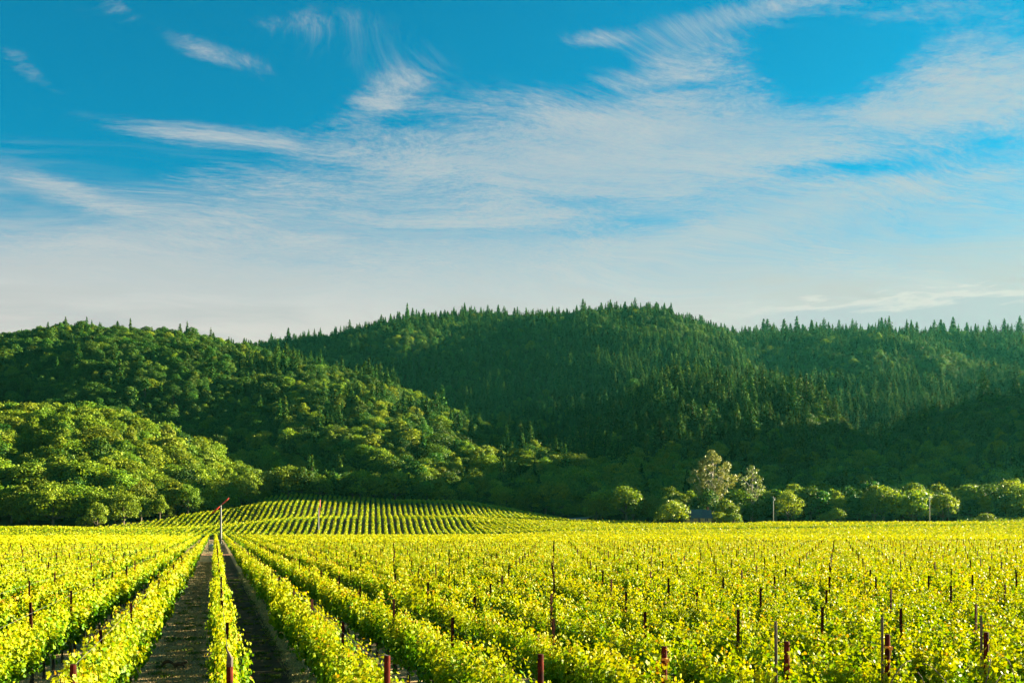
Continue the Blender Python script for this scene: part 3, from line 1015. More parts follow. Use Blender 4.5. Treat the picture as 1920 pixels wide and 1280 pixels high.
# ------------------------------------------------------------------ grass and weeds on the aisles
def blades(name, n, xr, yr, mat, label, cat, hmin, hmax, seed, wide=0.006, pw=1.0, clump=0.0):
    rs = np.random.default_rng(seed)
    x = (xr[0] + xr[1]) / 2 + np.clip(rs.normal(0, 0.30, n), -0.62, 0.62) * (xr[1] - xr[0]) * 1.05 if not clump else rs.uniform(*xr, n)
    y = yr[0] + (yr[1] - yr[0]) * rs.random(n) ** pw
    if clump:
        c = rs.integers(0, max(1, n // 45), n)
        cx = rs.uniform(*xr, n)[c]
        cy = (yr[0] + (yr[1] - yr[0]) * rs.random(n) ** pw)[c]
        x = cx + rs.normal(0, clump, n)
        y = cy + rs.normal(0, clump, n)
    h = rs.uniform(hmin, hmax, n)
    a = rs.uniform(0, 2 * math.pi, n)
    ln = rs.uniform(0.3, 1.6, n) * h
    w = wide * rs.uniform(0.7, 1.6, n) * (1 + (y - 20) / 30)
    b = np.stack([np.cos(a), np.sin(a), 0 * a], 1)
    s = np.stack([-np.sin(a), np.cos(a), 0 * a], 1)
    P = np.stack([x, y, 0 * x - 0.005], 1)
    V = np.empty((n, 4, 3))
    V[:, 0] = P - s * w[:, None]
    V[:, 1] = P + s * w[:, None]
    mid = P + b * (ln * 0.45)[:, None] + np.array([0, 0, 1.0]) * (h * 0.7)[:, None]
    V[:, 2] = mid + s * (w * 0.6)[:, None]
    V[:, 3] = P + b * ln[:, None] + np.array([0, 0, 1.0]) * h[:, None]
    i = np.arange(n)[:, None] * 4
    f1 = np.concatenate([i, i + 1, i + 2], 1)
    f2 = np.concatenate([i, i + 2, i + 3], 1)
    o = link(name, np_mesh(name, V.reshape(-1, 3), [np.concatenate([f1, f2])], mat, np.repeat(rs.random(n), 4)))
    tag(o, label, cat, kind='stuff')


blades('dry_grass', 42000, (X0 - SP + 0.15, X0 - 0.15), (22, 120), M_STRAW, 'dry mown grass lying along the brown aisle', 'grass', 0.015, 0.06, 1, 0.008, 1.9)
blades('dry_grass', 16000, (X0 - 3 * SP + 0.1, X0 - SP - 0.1), (22, 70), M_STRAW, 'dry grass under the vine rows beside the brown aisle', 'grass', 0.015, 0.06, 2, 0.008, 1.5)
blades('dry_grass', 9000, (X0 + SP - 0.55, X0 + SP + 0.1), (22, 90), M_STRAW, 'dry straw strip edging the dark tilled aisle', 'grass', 0.02, 0.09, 3, 0.007, 1.6)
blades('weeds', 6500, (X0 + 0.4, X0 + SP - 0.5), (24, 80), M_WEED, 'small green weeds sprouting in the dark tilled soil', 'weeds', 0.02, 0.08, 4, 0.012, 1.4, 0.07)
blades('weeds', 2600, (X0 - SP + 0.4, X0 - 0.3), (24, 60), M_WEED, 'green tufts scattered in the brown mown aisle', 'weeds', 0.03, 0.10, 6, 0.010, 1.3, 0.09)

# ------------------------------------------------------------------ trees: one prototype of each build, copied as things
def crown_points(rs, lobes, n, leaf, rough=0.22):
    """points spread over the skin of overlapping lobes (centre, radii)"""
    P, N = [], []
    C = np.array([l[0] for l in lobes], float)
    Rr = np.array([l[1] for l in lobes], float)
    wts = (Rr.prod(1) ** (2 / 3))
    wts /= wts.sum()
    for (c, r), w in zip(zip(C, Rr), wts):
        m_ = max(8, int(n * w))
        d = rs.normal(size=(m_, 3))
        d /= np.linalg.norm(d, axis=1, keepdims=True)
        d[:, 2] = np.where(d[:, 2] < -0.35, -d[:, 2], d[:, 2])
        rr = 1 + rs.normal(0, rough, (m_, 1)) - 0.25 * (rs.random((m_, 1)) < 0.2)
        p = c + d * r * rr
        P.append(p)
        N.append(d / r * r.mean() + rs.normal(0, 0.62, d.shape) + np.array([0, 0, 0.15]))
    P, N = np.concatenate(P), np.concatenate(N)
    keep = np.ones(len(P), bool)
    for c, r in zip(C, Rr):         # drop what lies deep inside another lobe
        keep &= ((((P - c) / r) ** 2).sum(1) > 0.42)
    P, N = P[keep], N[keep]
    S = leaf * rs.uniform(0.55, 1.2, len(P))
    return P, N, S


def broadleaf(seed, h, w, n, leaf, mat, trunk_h=0.22, nl=15, flat=0.8):
    rs = np.random.default_rng(seed)
    lobes = [((0, 0, h * 0.60), (w * 0.30, w * 0.30, h * 0.27))]
    for k in range(nl):
        a = k * 2.399 + rs.uniform(-.4, .4)
        q = (k + 0.5) / nl
        rad = w * 0.5 * rs.uniform(0.62, 0.84) * math.sqrt(max(0.05, 1 - (q * 1.02 - 0.25) ** 2 / 0.72))
        z = h * (0.26 + 0.60 * q + rs.uniform(-.06, .06))
        lr = w * rs.uniform(0.09, 0.21)
        lobes.append(((rad * math.cos(a), rad * math.sin(a), z), (lr, lr * rs.uniform(.85, 1.2), lr * flat * rs.uniform(.8, 1.1))))
    lobes.append(((rs.uniform(-.08, .08) * w, rs.uniform(-.08, .08) * w, h * 0.86), (w * 0.19, w * 0.19, h * 0.13)))
    P, N, S = crown_points(rs, lobes, n, leaf)
    P[:, 2] *= h / np.percentile(P[:, 2], 99.6)
    v, f, a = leaf_cloud(P, N, S, np.clip(rs.normal(0.5, 0.22, len(P)) + 0.12 * (P[:, 2] / h - 0.5), 0, 1), rs, 2)
    crown = np_mesh('crown', v, [f], mat, a)
    mb = MB()
    tr = h * 0.028
    mb.tube([(0, 0, -0.8), (0.01 * h, 0, h * trunk_h * 0.5), (0, 0.01 * h, h * trunk_h), (0.02 * h, 0, h * 0.55)], [tr * 1.5, tr * 1.1, tr, tr * 0.5], 8)
    for l in lobes[1:9]:
        c = Vector(l[0])
        mb.tube([(0, 0, h * trunk_h), (c.x * 0.45, c.y * 0.45, h * trunk_h + (c.z - h * trunk_h) * 0.6), c * 0.97], [tr * 0.55, tr * 0.38, tr * 0.15], 5)
    return crown, mb.mesh('trunk', M_BARK, True), h


def conifer(seed, h, w, levels, mat, ragged=0.25, leaf=0.36):
    rs = np.random.default_rng(seed)
    P, N = [], []
    for L in range(levels):
        q = (L + rs.uniform(0, .7)) / levels
        z = h * (0.08 + 0.92 * q)
        rad = w * 0.5 * ((1 - q) ** 0.8) + 0.12
        nb = int(6 + 6 * (1 - q))
        a0 = rs.uniform(0, 6.28)
        for b in range(nb):
            a = a0 + b * 6.28 / nb + rs.normal(0, 0.25)
            r = max(0.15, rad * (1 + rs.normal(0, ragged)))
            d = np.array([math.cos(a), math.sin(a), 0.0])
            s = np.array([-math.sin(a), math.cos(a), 0.0])
            droop = rs.uniform(0.10, 0.40)
            m_ = int(4 + 9 * (1 - q))
            t = rs.uniform(0.25, 1.0, m_)
            p = np.array([0, 0, z]) + d * (r * t)[:, None] + s * (rs.normal(0, 0.22, m_) * r * (1.1 - t))[:, None]
            p[:, 2] += -droop * r * t ** 1.5 + rs.normal(0, h / levels * 0.4, m_)
            P.append(p)
            N.append(d * 0.75 + np.array([0, 0, 0.55]) + rs.normal(0, 0.45, (m_, 3)))
    P, N = np.concatenate(P), np.concatenate(N)
    v, f, A = leaf_cloud(P, N, leaf * rs.uniform(0.55, 1.15, len(P)) * (1.15 - 0.45 * P[:, 2] / h), np.clip(rs.normal(0.45, 0.2, len(P)) + 0.15 * (P[:, 2] / h - 0.5), 0, 1), rs, 2)
    crown = np_mesh('crown', v, [f], mat, A)
    mb = MB()
    mb.tube([(0, 0, -0.8), (0, 0, h * 0.3), (0, 0, h * 0.95)], [h * 0.016, h * 0.011, 0.02], 7)
    return crown, mb.mesh('trunk', M_BARK, True), h


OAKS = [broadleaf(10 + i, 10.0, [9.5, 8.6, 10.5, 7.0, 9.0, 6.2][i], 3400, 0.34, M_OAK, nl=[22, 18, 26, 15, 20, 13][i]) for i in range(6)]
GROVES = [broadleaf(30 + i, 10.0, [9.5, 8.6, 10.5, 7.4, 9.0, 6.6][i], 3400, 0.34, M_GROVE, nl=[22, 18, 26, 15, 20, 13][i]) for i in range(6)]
FIRS = [conifer(40 + i, 10.0, [4.6, 3.9, 5.2, 3.5, 4.4][i], [19, 22, 17, 24, 18][i], M_FIR, [.25, .2, .32, .22, .4][i]) for i in range(5)]
BRIGHTS = [broadleaf(70 + i, 6.0, [8.0, 7.0, 6.5][i], 2600, 0.30, M_BRIGHT, trunk_h=0.12, nl=[16, 14, 12][i], flat=0.85) for i in range(3)]


def plant(name, proto, x, y, h, label, cat, group=None, wide=1.0, rz=None, sink=0.0):
    crown, trunk, h0 = proto
    s = h / h0
    z = float(h_world(x, y))
    root = empty(name, (x, y, z - sink), random.uniform(0, 6.28) if rz is None else rz, (s * wide, s * wide, s))
    link('crown', crown, root)
    link('trunk', trunk, root)
    tag(root, label, cat, group)
    return root


def at(px, Z):
    X = (px - 960) / F * Z
    x, y = w2(X, Z)
    return float(x), float(y)


def top_h(px, Z, py):
    """height a thing at that spot needs to reach the photo row py"""
    x, y = at(px, Z)
    return EYE + (HOR - py) / F * Z - float(h_world(x, y))


# named trees along the foot of the hills: (column, distance, top row, width factor, prototype, name, label, category)
TREE_EDGE = [
    (1258, 413, 938, 1.05, BRIGHTS[0], 'leafy_tree', 'low round bright green tree against the left end of the stone house', 'tree'),
    (1362, 424, 936, 0.78, BRIGHTS[1], 'leafy_tree', 'bright yellow green tree against the right end of the stone house', 'tree'),
    (1345, 415, 960, 1.25, BRIGHTS[2], 'leafy_shrub', 'low glowing yellow shrub beside the right wall of the stone house', 'shrub'),
    (1376, 416, 962, 1.2, BRIGHTS[2], 'leafy_shrub', 'low glowing yellow shrub at the outer foot of the bright house tree', 'shrub'),
    (1330, 430, 916, 0.80, OAKS[1], 'oak_tree', 'dusky green tree right behind the house roof, under the tall eucalyptus', 'tree'),
    (1412, 440, 948, 1.0, OAKS[2], 'oak_tree', 'low dark round tree just left of the white utility pole', 'tree'),
    (1478, 436, 919, 0.80, GROVES[0], 'oak_tree', 'round tree with sunlit top just right of the white utility pole', 'tree'),
    (1512, 440, 944, 0.55, FIRS[2], 'fir_tree', 'small dark pointed tree beside the round sunlit tree', 'tree'),
    (1570, 432, 952, 0.9, BRIGHTS[1], 'leafy_shrub', 'light green shrub halfway between the two utility poles', 'shrub'),
    (1545, 434, 962, 1.4, BRIGHTS[0], 'leafy_shrub', 'low green shrub just left of the light green one between the poles', 'shrub'),
    (1640, 446, 928, 1.1, GROVES[4], 'oak_tree', 'grey green dome shaped tree between the poles at the field edge', 'tree'),
    (1712, 442, 921, 0.95, BRIGHTS[0], 'leafy_tree', 'broad light green tree just left of the slim far pole', 'tree'),
    (1768, 446, 926, 0.95, BRIGHTS[1], 'leafy_tree', 'light green tree with glowing top just right of the slim far pole', 'tree'),
    (1800, 470, 915, 0.7, OAKS[3], 'oak_tree', 'dark green tree rising behind the glowing light green tree', 'tree'),
    (1850, 436, 962, 1.5, BRIGHTS[2], 'leafy_shrub', 'low shrub in the weedy patch right of the far pole', 'shrub'),
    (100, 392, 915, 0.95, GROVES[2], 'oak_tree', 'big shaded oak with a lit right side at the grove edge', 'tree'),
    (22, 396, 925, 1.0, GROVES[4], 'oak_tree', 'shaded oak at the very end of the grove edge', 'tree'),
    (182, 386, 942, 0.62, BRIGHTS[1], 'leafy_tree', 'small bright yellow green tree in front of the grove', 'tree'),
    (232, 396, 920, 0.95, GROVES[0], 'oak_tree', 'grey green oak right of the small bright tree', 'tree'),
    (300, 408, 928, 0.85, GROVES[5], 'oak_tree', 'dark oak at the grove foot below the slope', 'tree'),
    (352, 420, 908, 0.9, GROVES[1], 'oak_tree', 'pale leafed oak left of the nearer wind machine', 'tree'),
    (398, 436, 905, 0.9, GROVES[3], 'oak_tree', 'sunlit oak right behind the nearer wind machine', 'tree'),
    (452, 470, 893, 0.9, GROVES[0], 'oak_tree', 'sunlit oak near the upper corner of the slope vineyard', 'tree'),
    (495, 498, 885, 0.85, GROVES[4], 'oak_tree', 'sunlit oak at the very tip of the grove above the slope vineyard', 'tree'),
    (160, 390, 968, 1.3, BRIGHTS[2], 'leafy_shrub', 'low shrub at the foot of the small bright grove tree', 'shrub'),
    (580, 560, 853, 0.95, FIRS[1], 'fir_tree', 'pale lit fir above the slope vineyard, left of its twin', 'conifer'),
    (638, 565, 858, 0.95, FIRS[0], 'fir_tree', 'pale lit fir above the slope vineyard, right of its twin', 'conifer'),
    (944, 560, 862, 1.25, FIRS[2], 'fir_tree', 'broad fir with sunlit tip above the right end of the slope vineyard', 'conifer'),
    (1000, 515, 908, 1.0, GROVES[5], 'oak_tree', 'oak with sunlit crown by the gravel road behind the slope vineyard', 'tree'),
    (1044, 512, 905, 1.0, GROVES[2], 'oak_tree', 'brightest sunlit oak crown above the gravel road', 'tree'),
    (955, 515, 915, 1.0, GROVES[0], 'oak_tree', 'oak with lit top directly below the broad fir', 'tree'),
    (1868, 520, 880, 0.85, BRIGHTS[0], 'oak_tree', 'large pale sunlit oak above the weedy patch', 'tree'),
    (123, 950, 594, 1.0, FIRS[2], 'fir_tree', 'tallest fir standing up from the crest of the dark hill', 'conifer'),
    (90, 955, 603, 1.0, FIRS[0], 'fir_tree', 'smaller crest fir left of the tallest one on the dark hill', 'conifer'),
    (221, 948, 606, 1.1, FIRS[4], 'fir_tree', 'squat fir on the crest midway along the dark hill', 'conifer'),
    (351, 925, 602, 0.75, FIRS[1], 'fir_tree', 'thin lone spire fir on the shoulder of the dark hill', 'conifer'),
    (541, 860, 652, 1.1, FIRS[2], 'fir_tree', 'broad dark fir on the descending crest, below the saddle', 'conifer'),
    (598, 865, 668, 1.0, FIRS[0], 'fir_tree', 'dark fir on the descending crest right of the broad one', 'conifer'),
    (632, 840, 676, 1.1, FIRS[4], 'fir_tree', 'dark full fir lowest of three on the descending crest', 'conifer'),
]
r_ = random.Random(5)
p_ = 1432
while p_ < 1925:
    Zr = 1600 + (p_ - 1440) * 0.1 + r_.uniform(-10, 25)
    TREE_EDGE.append((p_, Zr, 634 - r_.uniform(18, 42), r_.uniform(1.0, 1.5), FIRS[r_.randrange(5)], 'fir_tree', 'dark fir standing against the sky on the far ridge above the belt of oaks', 'conifer'))
    p_ += r_.choice((7, 12, 16, 22, 26))
taken = []
for px, Z, py, wf, proto, name, label, cat in TREE_EDGE:
    x, y = at(px, Z)
    h = top_h(px, Z, py)
    plant(name, proto, x, y, h, label, cat, 'firs of the far skyline' if 'far ridge' in label else None, wide=wf * (1.0 if h > 4 else 1.0))
    taken.append((x, y, h * 0.35))


# the two pale eucalyptus trees
def eucalyptus(px, Z, py, spread, seed, label, n_cl, thin):
    rs = np.random.default_rng(seed)
    x, y = at(px, Z)
    h = top_h(px, Z, py)
    root = empty('eucalyptus_tree', (x, y, float(h_world(x, y))))
    tag(root, label, 'tree')
    mb = MB()
    tr = h * 0.022
    mb.tube([(0, 0, -0.5), (0.02 * h, 0, h * 0.25), (-0.005 * h, 0, h * 0.5), (0.03 * h, 0.01 * h, h * 0.78), (0.02 * h, 0, h * 0.95)], [tr * 1.3, tr, tr * 0.75, tr * 0.4, 0.05], 9)
    link('trunk', mb.mesh('trunk', M_PALEBARK, True), root)
    P, N, S = [], [], []
    for k in range(n_cl):
        q = (k + 0.5) / n_cl
        a = k * 2.399
        prof = math.sin(min(1, max(0.03, (q * 1.0 + 0.06))) * math.pi) ** 0.55
        rad = spread * prof * rs.uniform(0.45, 1.0)
        c = np.array([rad * math.cos(a), rad * math.sin(a) * 0.8, h * (0.36 + 0.62 * q)])
        s0 = Vector((0.02 * h, 0, max(h * 0.22, c[2] - rad * rs.uniform(0.9, 1.5) - 1.0)))
        mid = s0.lerp(Vector(c), 0.55) + Vector((0, 0, -0.06 * rad))
        b = MB()
        b.tube([s0, mid, Vector(c)], [tr * 0.26, tr * 0.16, tr * 0.05], 6)
        link('limb', b.mesh('limb', M_PALEBARK, True), root)
        rr = h * rs.uniform(0.045, 0.085) * (1.15 - 0.4 * q)
        m_ = int(thin * rs.uniform(0.8, 1.2))
        d = rs.normal(size=(m_, 3))
        d /= np.linalg.norm(d, axis=1, keepdims=True)
        P.append(c + d * rr * rs.random((m_, 1)) ** 0.45 * np.array([1.15, 1.15, 0.8]))
        N.append(d + rs.normal(0, 0.5, d.shape))
    P, N = np.concatenate(P), np.concatenate(N)
    v, f, a_ = leaf_cloud(P, N, 0.40 * rs.uniform(0.6, 1.2, len(P)), np.clip(rs.normal(0.5, 0.25, len(P)), 0, 1), rs, 2)
    link('crown', np_mesh('crown', v, [f], M_EUC, a_), root)
    taken.append((x, y, spread * 0.6))


eucalyptus(1334, 440, 845, 11.0, 1, 'tall pale eucalyptus with white limbs behind the stone house', 46, 160)
eucalyptus(1409, 452, 872, 7.6, 2, 'shorter sparse eucalyptus between the tall one and the utility pole', 30, 40)

# ------------------------------------------------------------------ the woods on the hills
BIN = 8
NB = int(3000 / BIN)


cand = []
rs = np.random.default_rng(21)
zstep = 4.9
Zv = 392.0
Xl, Zl = [], []
while Zv < 1720:
    half = Zv * 0.57
    st = 5.6 if Zv < 1000 else 7.0
    xs = np.arange(-half, half, st)
    Xl.append(xs + rs.uniform(-2.6, 2.6, len(xs)))
    Zl.append(Zv + rs.uniform(-2.6, 2.6, len(xs)))
    Zv += zstep if Zv < 1000 else 7.5
X = np.concatenate(Xl)
Z = np.concatenate(Zl)
m_ = forest_mask(X, Z)
X, Z = X[m_], Z[m_]
H = height(X, Z)
px = 960 + F * X / Z
# which hill a spot lies on decides what grows there
pc = np.full(len(X), 0.06)
for name, p_ in (('grove', 0.02), ('left', 0.17), ('back', 0.62), ('spur', 0.66), ('mid', 0.72), ('near', 0.14)):
    T = RIDGES[name]
    hc = EYE + (HOR - I(px, T, 1)) / F * I(px, T, 2)
    on = (Z > I(px, T, 3) + 12) & (Z < I(px, T, 2) + 40) & (hc > 25) & (hc - H < 0.97 * (hc + 1))
    t = (Z - I(px, T, 3)) / (I(px, T, 2) - I(px, T, 3))
    pcl = p_ * (np.clip(0.10 + 1.25 * np.clip(t, 0, 1) ** 2.2, 0, 1.3) if name == 'back' else np.clip(0.45 + 0.75 * t, 0, 1.15))
    pc = np.where(on, pcl, pc)
pc = np.where((px < 445) & (Z > 640) & (Z < 1000), 0.03, pc)
patch = fbm(X, Z, 170, 5)
pc = np.clip(pc + 0.25 * patch * (pc > 0.1), 0, 0.97)
isfir = rs.random(len(X)) < pc
light = (rs.random(len(X)) < np.where((px < 560) & (Z < 600), 0.86, np.where((Z < 640) & (px > 700), np.where((px > 880) & (px < 1350), 0.8, 0.55), np.where((px > 600) & (px < 1060) & (Z < 1000), 0.42, np.where((px > 450) & (px < 1060) & (Z < 1000), 0.25, 0.08))))) & ~isfir  # pale-leaved share by zone, raised on spur and belt to stand in for light
bigfir = (Z > 560) & (Z < 1250) & (px > 1060)
ht = np.where(isfir, np.clip((rs.normal(13.0, 4.5, len(X)) + 4.5 * bigfir - 2.0 * ((Z > 1000) & (rs.random(len(X)) < 0.6))) * (1 + 0.28 * fbm(X, Z, 90, 9)), 6, 32), np.clip(rs.normal(9.2, 2.9, len(X)), 4, 17))
ht = np.where((~isfir) & (Z >= 620), ht * 0.82, ht)
ht = np.where((~isfir) & (Z < 620), np.clip(ht * 1.12, 6, 16), ht)
ht = np.where((~isfir) & (px < 560) & (Z < 560), ht * 1.08, ht)
# hide-and-seek: sweep from the front and keep the columns' running skyline
order = np.argsort(Z)
sky_t = np.full(NB, -1.0)
zs_probe = np.arange(380, 1720, 6.0)
bins_px = (np.arange(NB) + 0.5) * BIN - 500
terr = np.empty((len(zs_probe), NB))
for a, zq in enumerate(zs_probe):
    terr[a] = (height((bins_px - 960) / F * zq, np.full(NB, zq)) - EYE) / zq
terr = np.maximum.accumulate(terr, axis=0)
vis = np.zeros(len(X))
tk = np.array(taken)
wx, wy = w2(X, Z)
keep = np.zeros(len(X), bool)
for a in order:
    b = int((px[a] + 500) / BIN)
    if b < 1 or b >= NB - 1:
        continue
    if ((tk[:, 0] - wx[a]) ** 2 + (tk[:, 1] - wy[a]) ** 2 < tk[:, 2] ** 2).any():
        continue
    top = (H[a] + ht[a] - EYE) / Z[a]
    bot = (H[a] - EYE) / Z[a]
    zi = max(0, min(len(zs_probe) - 1, int((Z[a] - 380) / 6.0) - 1))
    if top < terr[zi, b] - 0.002:
        continue
    keep[a] = True
    hw = ht[a] * (0.16 if isfir[a] else 0.42) / Z[a] * F
    b0, b1 = int((px[a] - hw + 500) / BIN), int((px[a] + hw + 500) / BIN) + 1
    b0, b1 = max(0, b0), min(NB, b1)
    cover = np.maximum(sky_t[b0:b1], terr[zi, b0:b1])
    vis[a] = np.clip((top - np.maximum(cover, bot)).mean() / (top - bot), 0, 1)
    sky_t[b0:b1] = np.maximum(sky_t[b0:b1], bot + (top - bot) * 0.72)
size = ht / Z
score = size * (0.3 + vis) * (vis > 0.30) * keep * ((px > 5) & (px < 1915))
single = np.zeros(len(X), bool)
oi_ = np.argsort(-np.where(isfir, 0, score))[:255]
fi_ = np.argsort(-np.where(isfir, score, 0))[:220]
single[oi_] = True
single[fi_] = True
single &= score > 0


def zone(px_, Z_, fir):
    if fir:
        if px_ < 1060 and Z_ < 1000:
            return ('dark green fir scattered among the oaks of the spur above the slope vineyard', 'firs on the near spur')
        if Z_ < 900 and px_ > 1060:
            return ('dark pointed fir on the knob behind the eucalyptus trees', 'firs on the knob')
        if Z_ < 1300:
            return ('slender fir on the middle ridge between knob and skyline', 'firs on the middle ridge')
        return ('tiny dark fir on the long far ridge', 'firs on the far ridge')
    if px_ < 540 and Z_ < 600:
        return ('sunlit yellow green oak in the rounded grove beyond the vines', 'oaks of the sunlit grove')
    if px_ < 1120:
        return ('green oak on the shaded slope above the hill vineyard', 'oaks above the hill vineyard')
    if Z_ < 600:
        return ('dark green oak in the belt behind the house and poles', 'oaks of the belt behind the field')
    return ('dark oak on the steep shaded hill beyond the tree belt', 'oaks on the shaded hill')


for a in np.nonzero(single)[0]:
    lab, grp = zone(px[a], Z[a], isfir[a])
    if isfir[a]:
        plant('fir_tree', FIRS[int(rs.integers(5))], wx[a], wy[a], ht[a], lab, 'conifer', grp, rs.uniform(0.85, 1.2), None, 0.3)
    else:
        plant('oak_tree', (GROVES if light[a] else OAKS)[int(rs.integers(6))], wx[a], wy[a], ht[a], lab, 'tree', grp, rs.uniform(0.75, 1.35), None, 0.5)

# everything farther: one mass of woods, placed tree by tree through geometry nodes
sel = np.nonzero(keep & ~single)[0]
pm = bpy.data.meshes.new('woods')
pm.vertices.add(len(sel))
pm.vertices.foreach_set('co', np.stack([wx[sel], wy[sel], H[sel] - 0.4], 1).astype(np.float32).ravel())
ai = pm.attributes.new('kind_index', 'INT', 'POINT')
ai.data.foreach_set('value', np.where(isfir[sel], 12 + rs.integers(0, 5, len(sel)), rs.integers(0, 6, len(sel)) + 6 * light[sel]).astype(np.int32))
asc = pm.attributes.new('tree_scale', 'FLOAT_VECTOR', 'POINT')
wd = rs.uniform(0.78, 1.35, len(sel))
asc.data.foreach_set('vector', (np.stack([ht[sel] * wd, ht[sel] * wd, ht[sel]], 1) / 10.0).astype(np.float32).ravel())
ar = pm.attributes.new('turn', 'FLOAT_VECTOR', 'POINT')
ar.data.foreach_set('vector', np.stack([0 * wd, 0 * wd, rs.uniform(0, 6.28, len(sel))], 1).astype(np.float32).ravel())
woods = link('woods', pm)
tag(woods, 'dense far woods of oak and fir covering the hills', 'woods', kind='stuff')
ng = bpy.data.node_groups.new('woods', 'GeometryNodeTree')
ng.interface.new_socket('Geometry', in_out='INPUT', socket_type='NodeSocketGeometry')
ng.interface.new_socket('Geometry', in_out='OUTPUT', socket_type='NodeSocketGeometry')
gi = ng.nodes.new('NodeGroupInput')
go = ng.nodes.new('NodeGroupOutput')
jn = ng.nodes.new('GeometryNodeJoinGeometry')
protos = []
for crown, trunk, h0 in OAKS + GROVES + FIRS:
    o = bpy.data.objects.new('woods_tree', crown)
    protos.append(o)
for o in reversed(protos):
    inf = ng.nodes.new('GeometryNodeObjectInfo')
    inf.inputs['Object'].default_value = o
    inf.inputs['As Instance'].default_value = False
    g2 = ng.nodes.new('GeometryNodeGeometryToInstance')
    ng.links.new(inf.outputs['Geometry'], g2.inputs[0])
    ng.links.new(g2.outputs[0], jn.inputs[0])


def named(nm, dt):
    x = ng.nodes.new('GeometryNodeInputNamedAttribute')
    x.data_type = dt
    x.inputs['Name'].default_value = nm
    return x.outputs['Attribute']


iop = ng.nodes.new('GeometryNodeInstanceOnPoints')
mtp = ng.nodes.new('GeometryNodeMeshToPoints')
ng.links.new(gi.outputs[0], mtp.inputs[0])
ng.links.new(mtp.outputs[0], iop.inputs['Points'])
ng.links.new(jn.outputs[0], iop.inputs['Instance'])
iop.inputs['Pick Instance'].default_value = True
ng.links.new(named('kind_index', 'INT'), iop.inputs['Instance Index'])
ng.links.new(named('turn', 'FLOAT_VECTOR'), iop.inputs['Rotation'])
ng.links.new(named('tree_scale', 'FLOAT_VECTOR'), iop.inputs['Scale'])
ng.links.new(iop.outputs[0], go.inputs[0])
md = woods.modifiers.new('woods', 'NODES')
md.node_group = ng
print('forest candidates', len(X), 'kept', int(keep.sum()), 'single', int(single.sum()), 'mass', len(sel), 'rows on slope', count)

# ------------------------------------------------------------------ wind machines
def wind_machine(px, Z, hub_py, blade_vec, label, yawd):
    x, y = at(px, Z)
    z0 = float(h_world(x, y))
    hub = EYE + (HOR - hub_py) / F * Z - z0
    root = empty('wind_machine', (x, y, z0), -YAW)
    tag(root, label, 'wind machine')
    mb = MB()
    mb.tube([(0, 0, -0.2), (0, 0, 0.3), (0, 0, hub - 0.6), (0, 0, hub - 0.2)], [0.30, 0.28, 0.20, 0.18], 16)
    link('pole', mb.mesh('pole', M_STEEL, True), root)
    mb = MB()
    mb.box(-0.65, 0.65, -0.65, 0.65, -0.1, 0.12)
    link('base_plate', mb.mesh('base_plate', M_STEEL), root)
    mb = MB()
    mb.tube([(0, 0.45, hub), (0, 0.1, hub + 0.02), (0, -0.45, hub)], [0.12, 0.2, 0.14], 12)
    mb.box(-0.14, 0.14, -0.14, 0.14, hub - 0.25, hub - 0.02)
    link('gearbox', mb.mesh('gearbox', M_STEEL), root)
    rotor = MB()
    rotor.tube([(0, -0.45, hub), (0, -0.62, hub)], [0.13, 0.10], 12)
    rt_ = link('rotor', rotor.mesh('rotor', M_STEEL), root)
    rt_.rotation_euler.z = yawd
    L = blade_vec[2]
    d = Vector((blade_vec[0], 0, blade_vec[1])).normalized()
    for s in (-1, 1):
        mb = MB()
        n = Vector((-d.z, 0, d.x))
        c = Vector((0, -0.56, hub))
        pts = []
        for q, w, th in ((0.03, 0.10, 0.05), (0.25, 0.19, 0.05), (0.7, 0.17, 0.035), (1.0, 0.11, 0.02)):
            tw = 0.5 * (1 - q) + 0.12
            wv = (n * math.cos(tw) + Vector((0, s, 0)) * math.sin(tw)) * w
            tv = (Vector((0, 1, 0)) * math.cos(tw) - n * s * math.sin(tw)) * th
            p = c + d * (s * L * q)
            pts.append([p - wv, p + tv, p + wv, p - tv])
        v = [q for r in pts for q in r]
        f = []
        for i in range(3):
            for k in range(4):
                f.append((i * 4 + k, i * 4 + (k + 1) % 4, i * 4 + 4 + (k + 1) % 4, i * 4 + 4 + k))
        f += [(3, 2, 1, 0), (12, 13, 14, 15)]
        mb.add(v, f)
        link('blade', mb.mesh('blade', M_REDBLADE, True), rt_)


wind_machine(414, 233, 948, (0.74, 0.67, 2.75), 'nearer wind machine, red two-blade propeller slanting on a grey pole', 0.0)
wind_machine(597, 345, 952, (0.10, 0.99, 2.95), 'farther wind machine with upright red propeller before the slope vineyard', 1.25)

# small equipment by the first track
x, y = at(397, 166)
root = empty('water_tank', (x, y, 0))
mb = MB()
mb.tube([(0, 0, 0), (0, 0, 0.9), (0, 0, 1.1), (0, 0, 1.2)], [0.5, 0.5, 0.42, 0.15], 18)
link('drum', mb.mesh('drum', M_TANK, True), root)
mb = MB()
mb.tube([(0, 0, 1.2), (0, 0, 1.32)], 0.14, 12)
link('lid', mb.mesh('lid', M_WHITE), root)
tag(root, 'small pale round tank beside the dirt track at the end of the mown aisle', 'tank')
x, y = at(391, 158)
mb = MB()
mb.tube([(0, 0, 0), (0, 0, 2.2), (0, -0.12, 2.35), (0, -0.3, 2.35)], 0.05, 8)
o = link('standpipe', mb.mesh('standpipe', M_STEEL, True), None, (x, y, 0))
tag(o, 'slim grey standpipe next to the small pale tank', 'pipe')

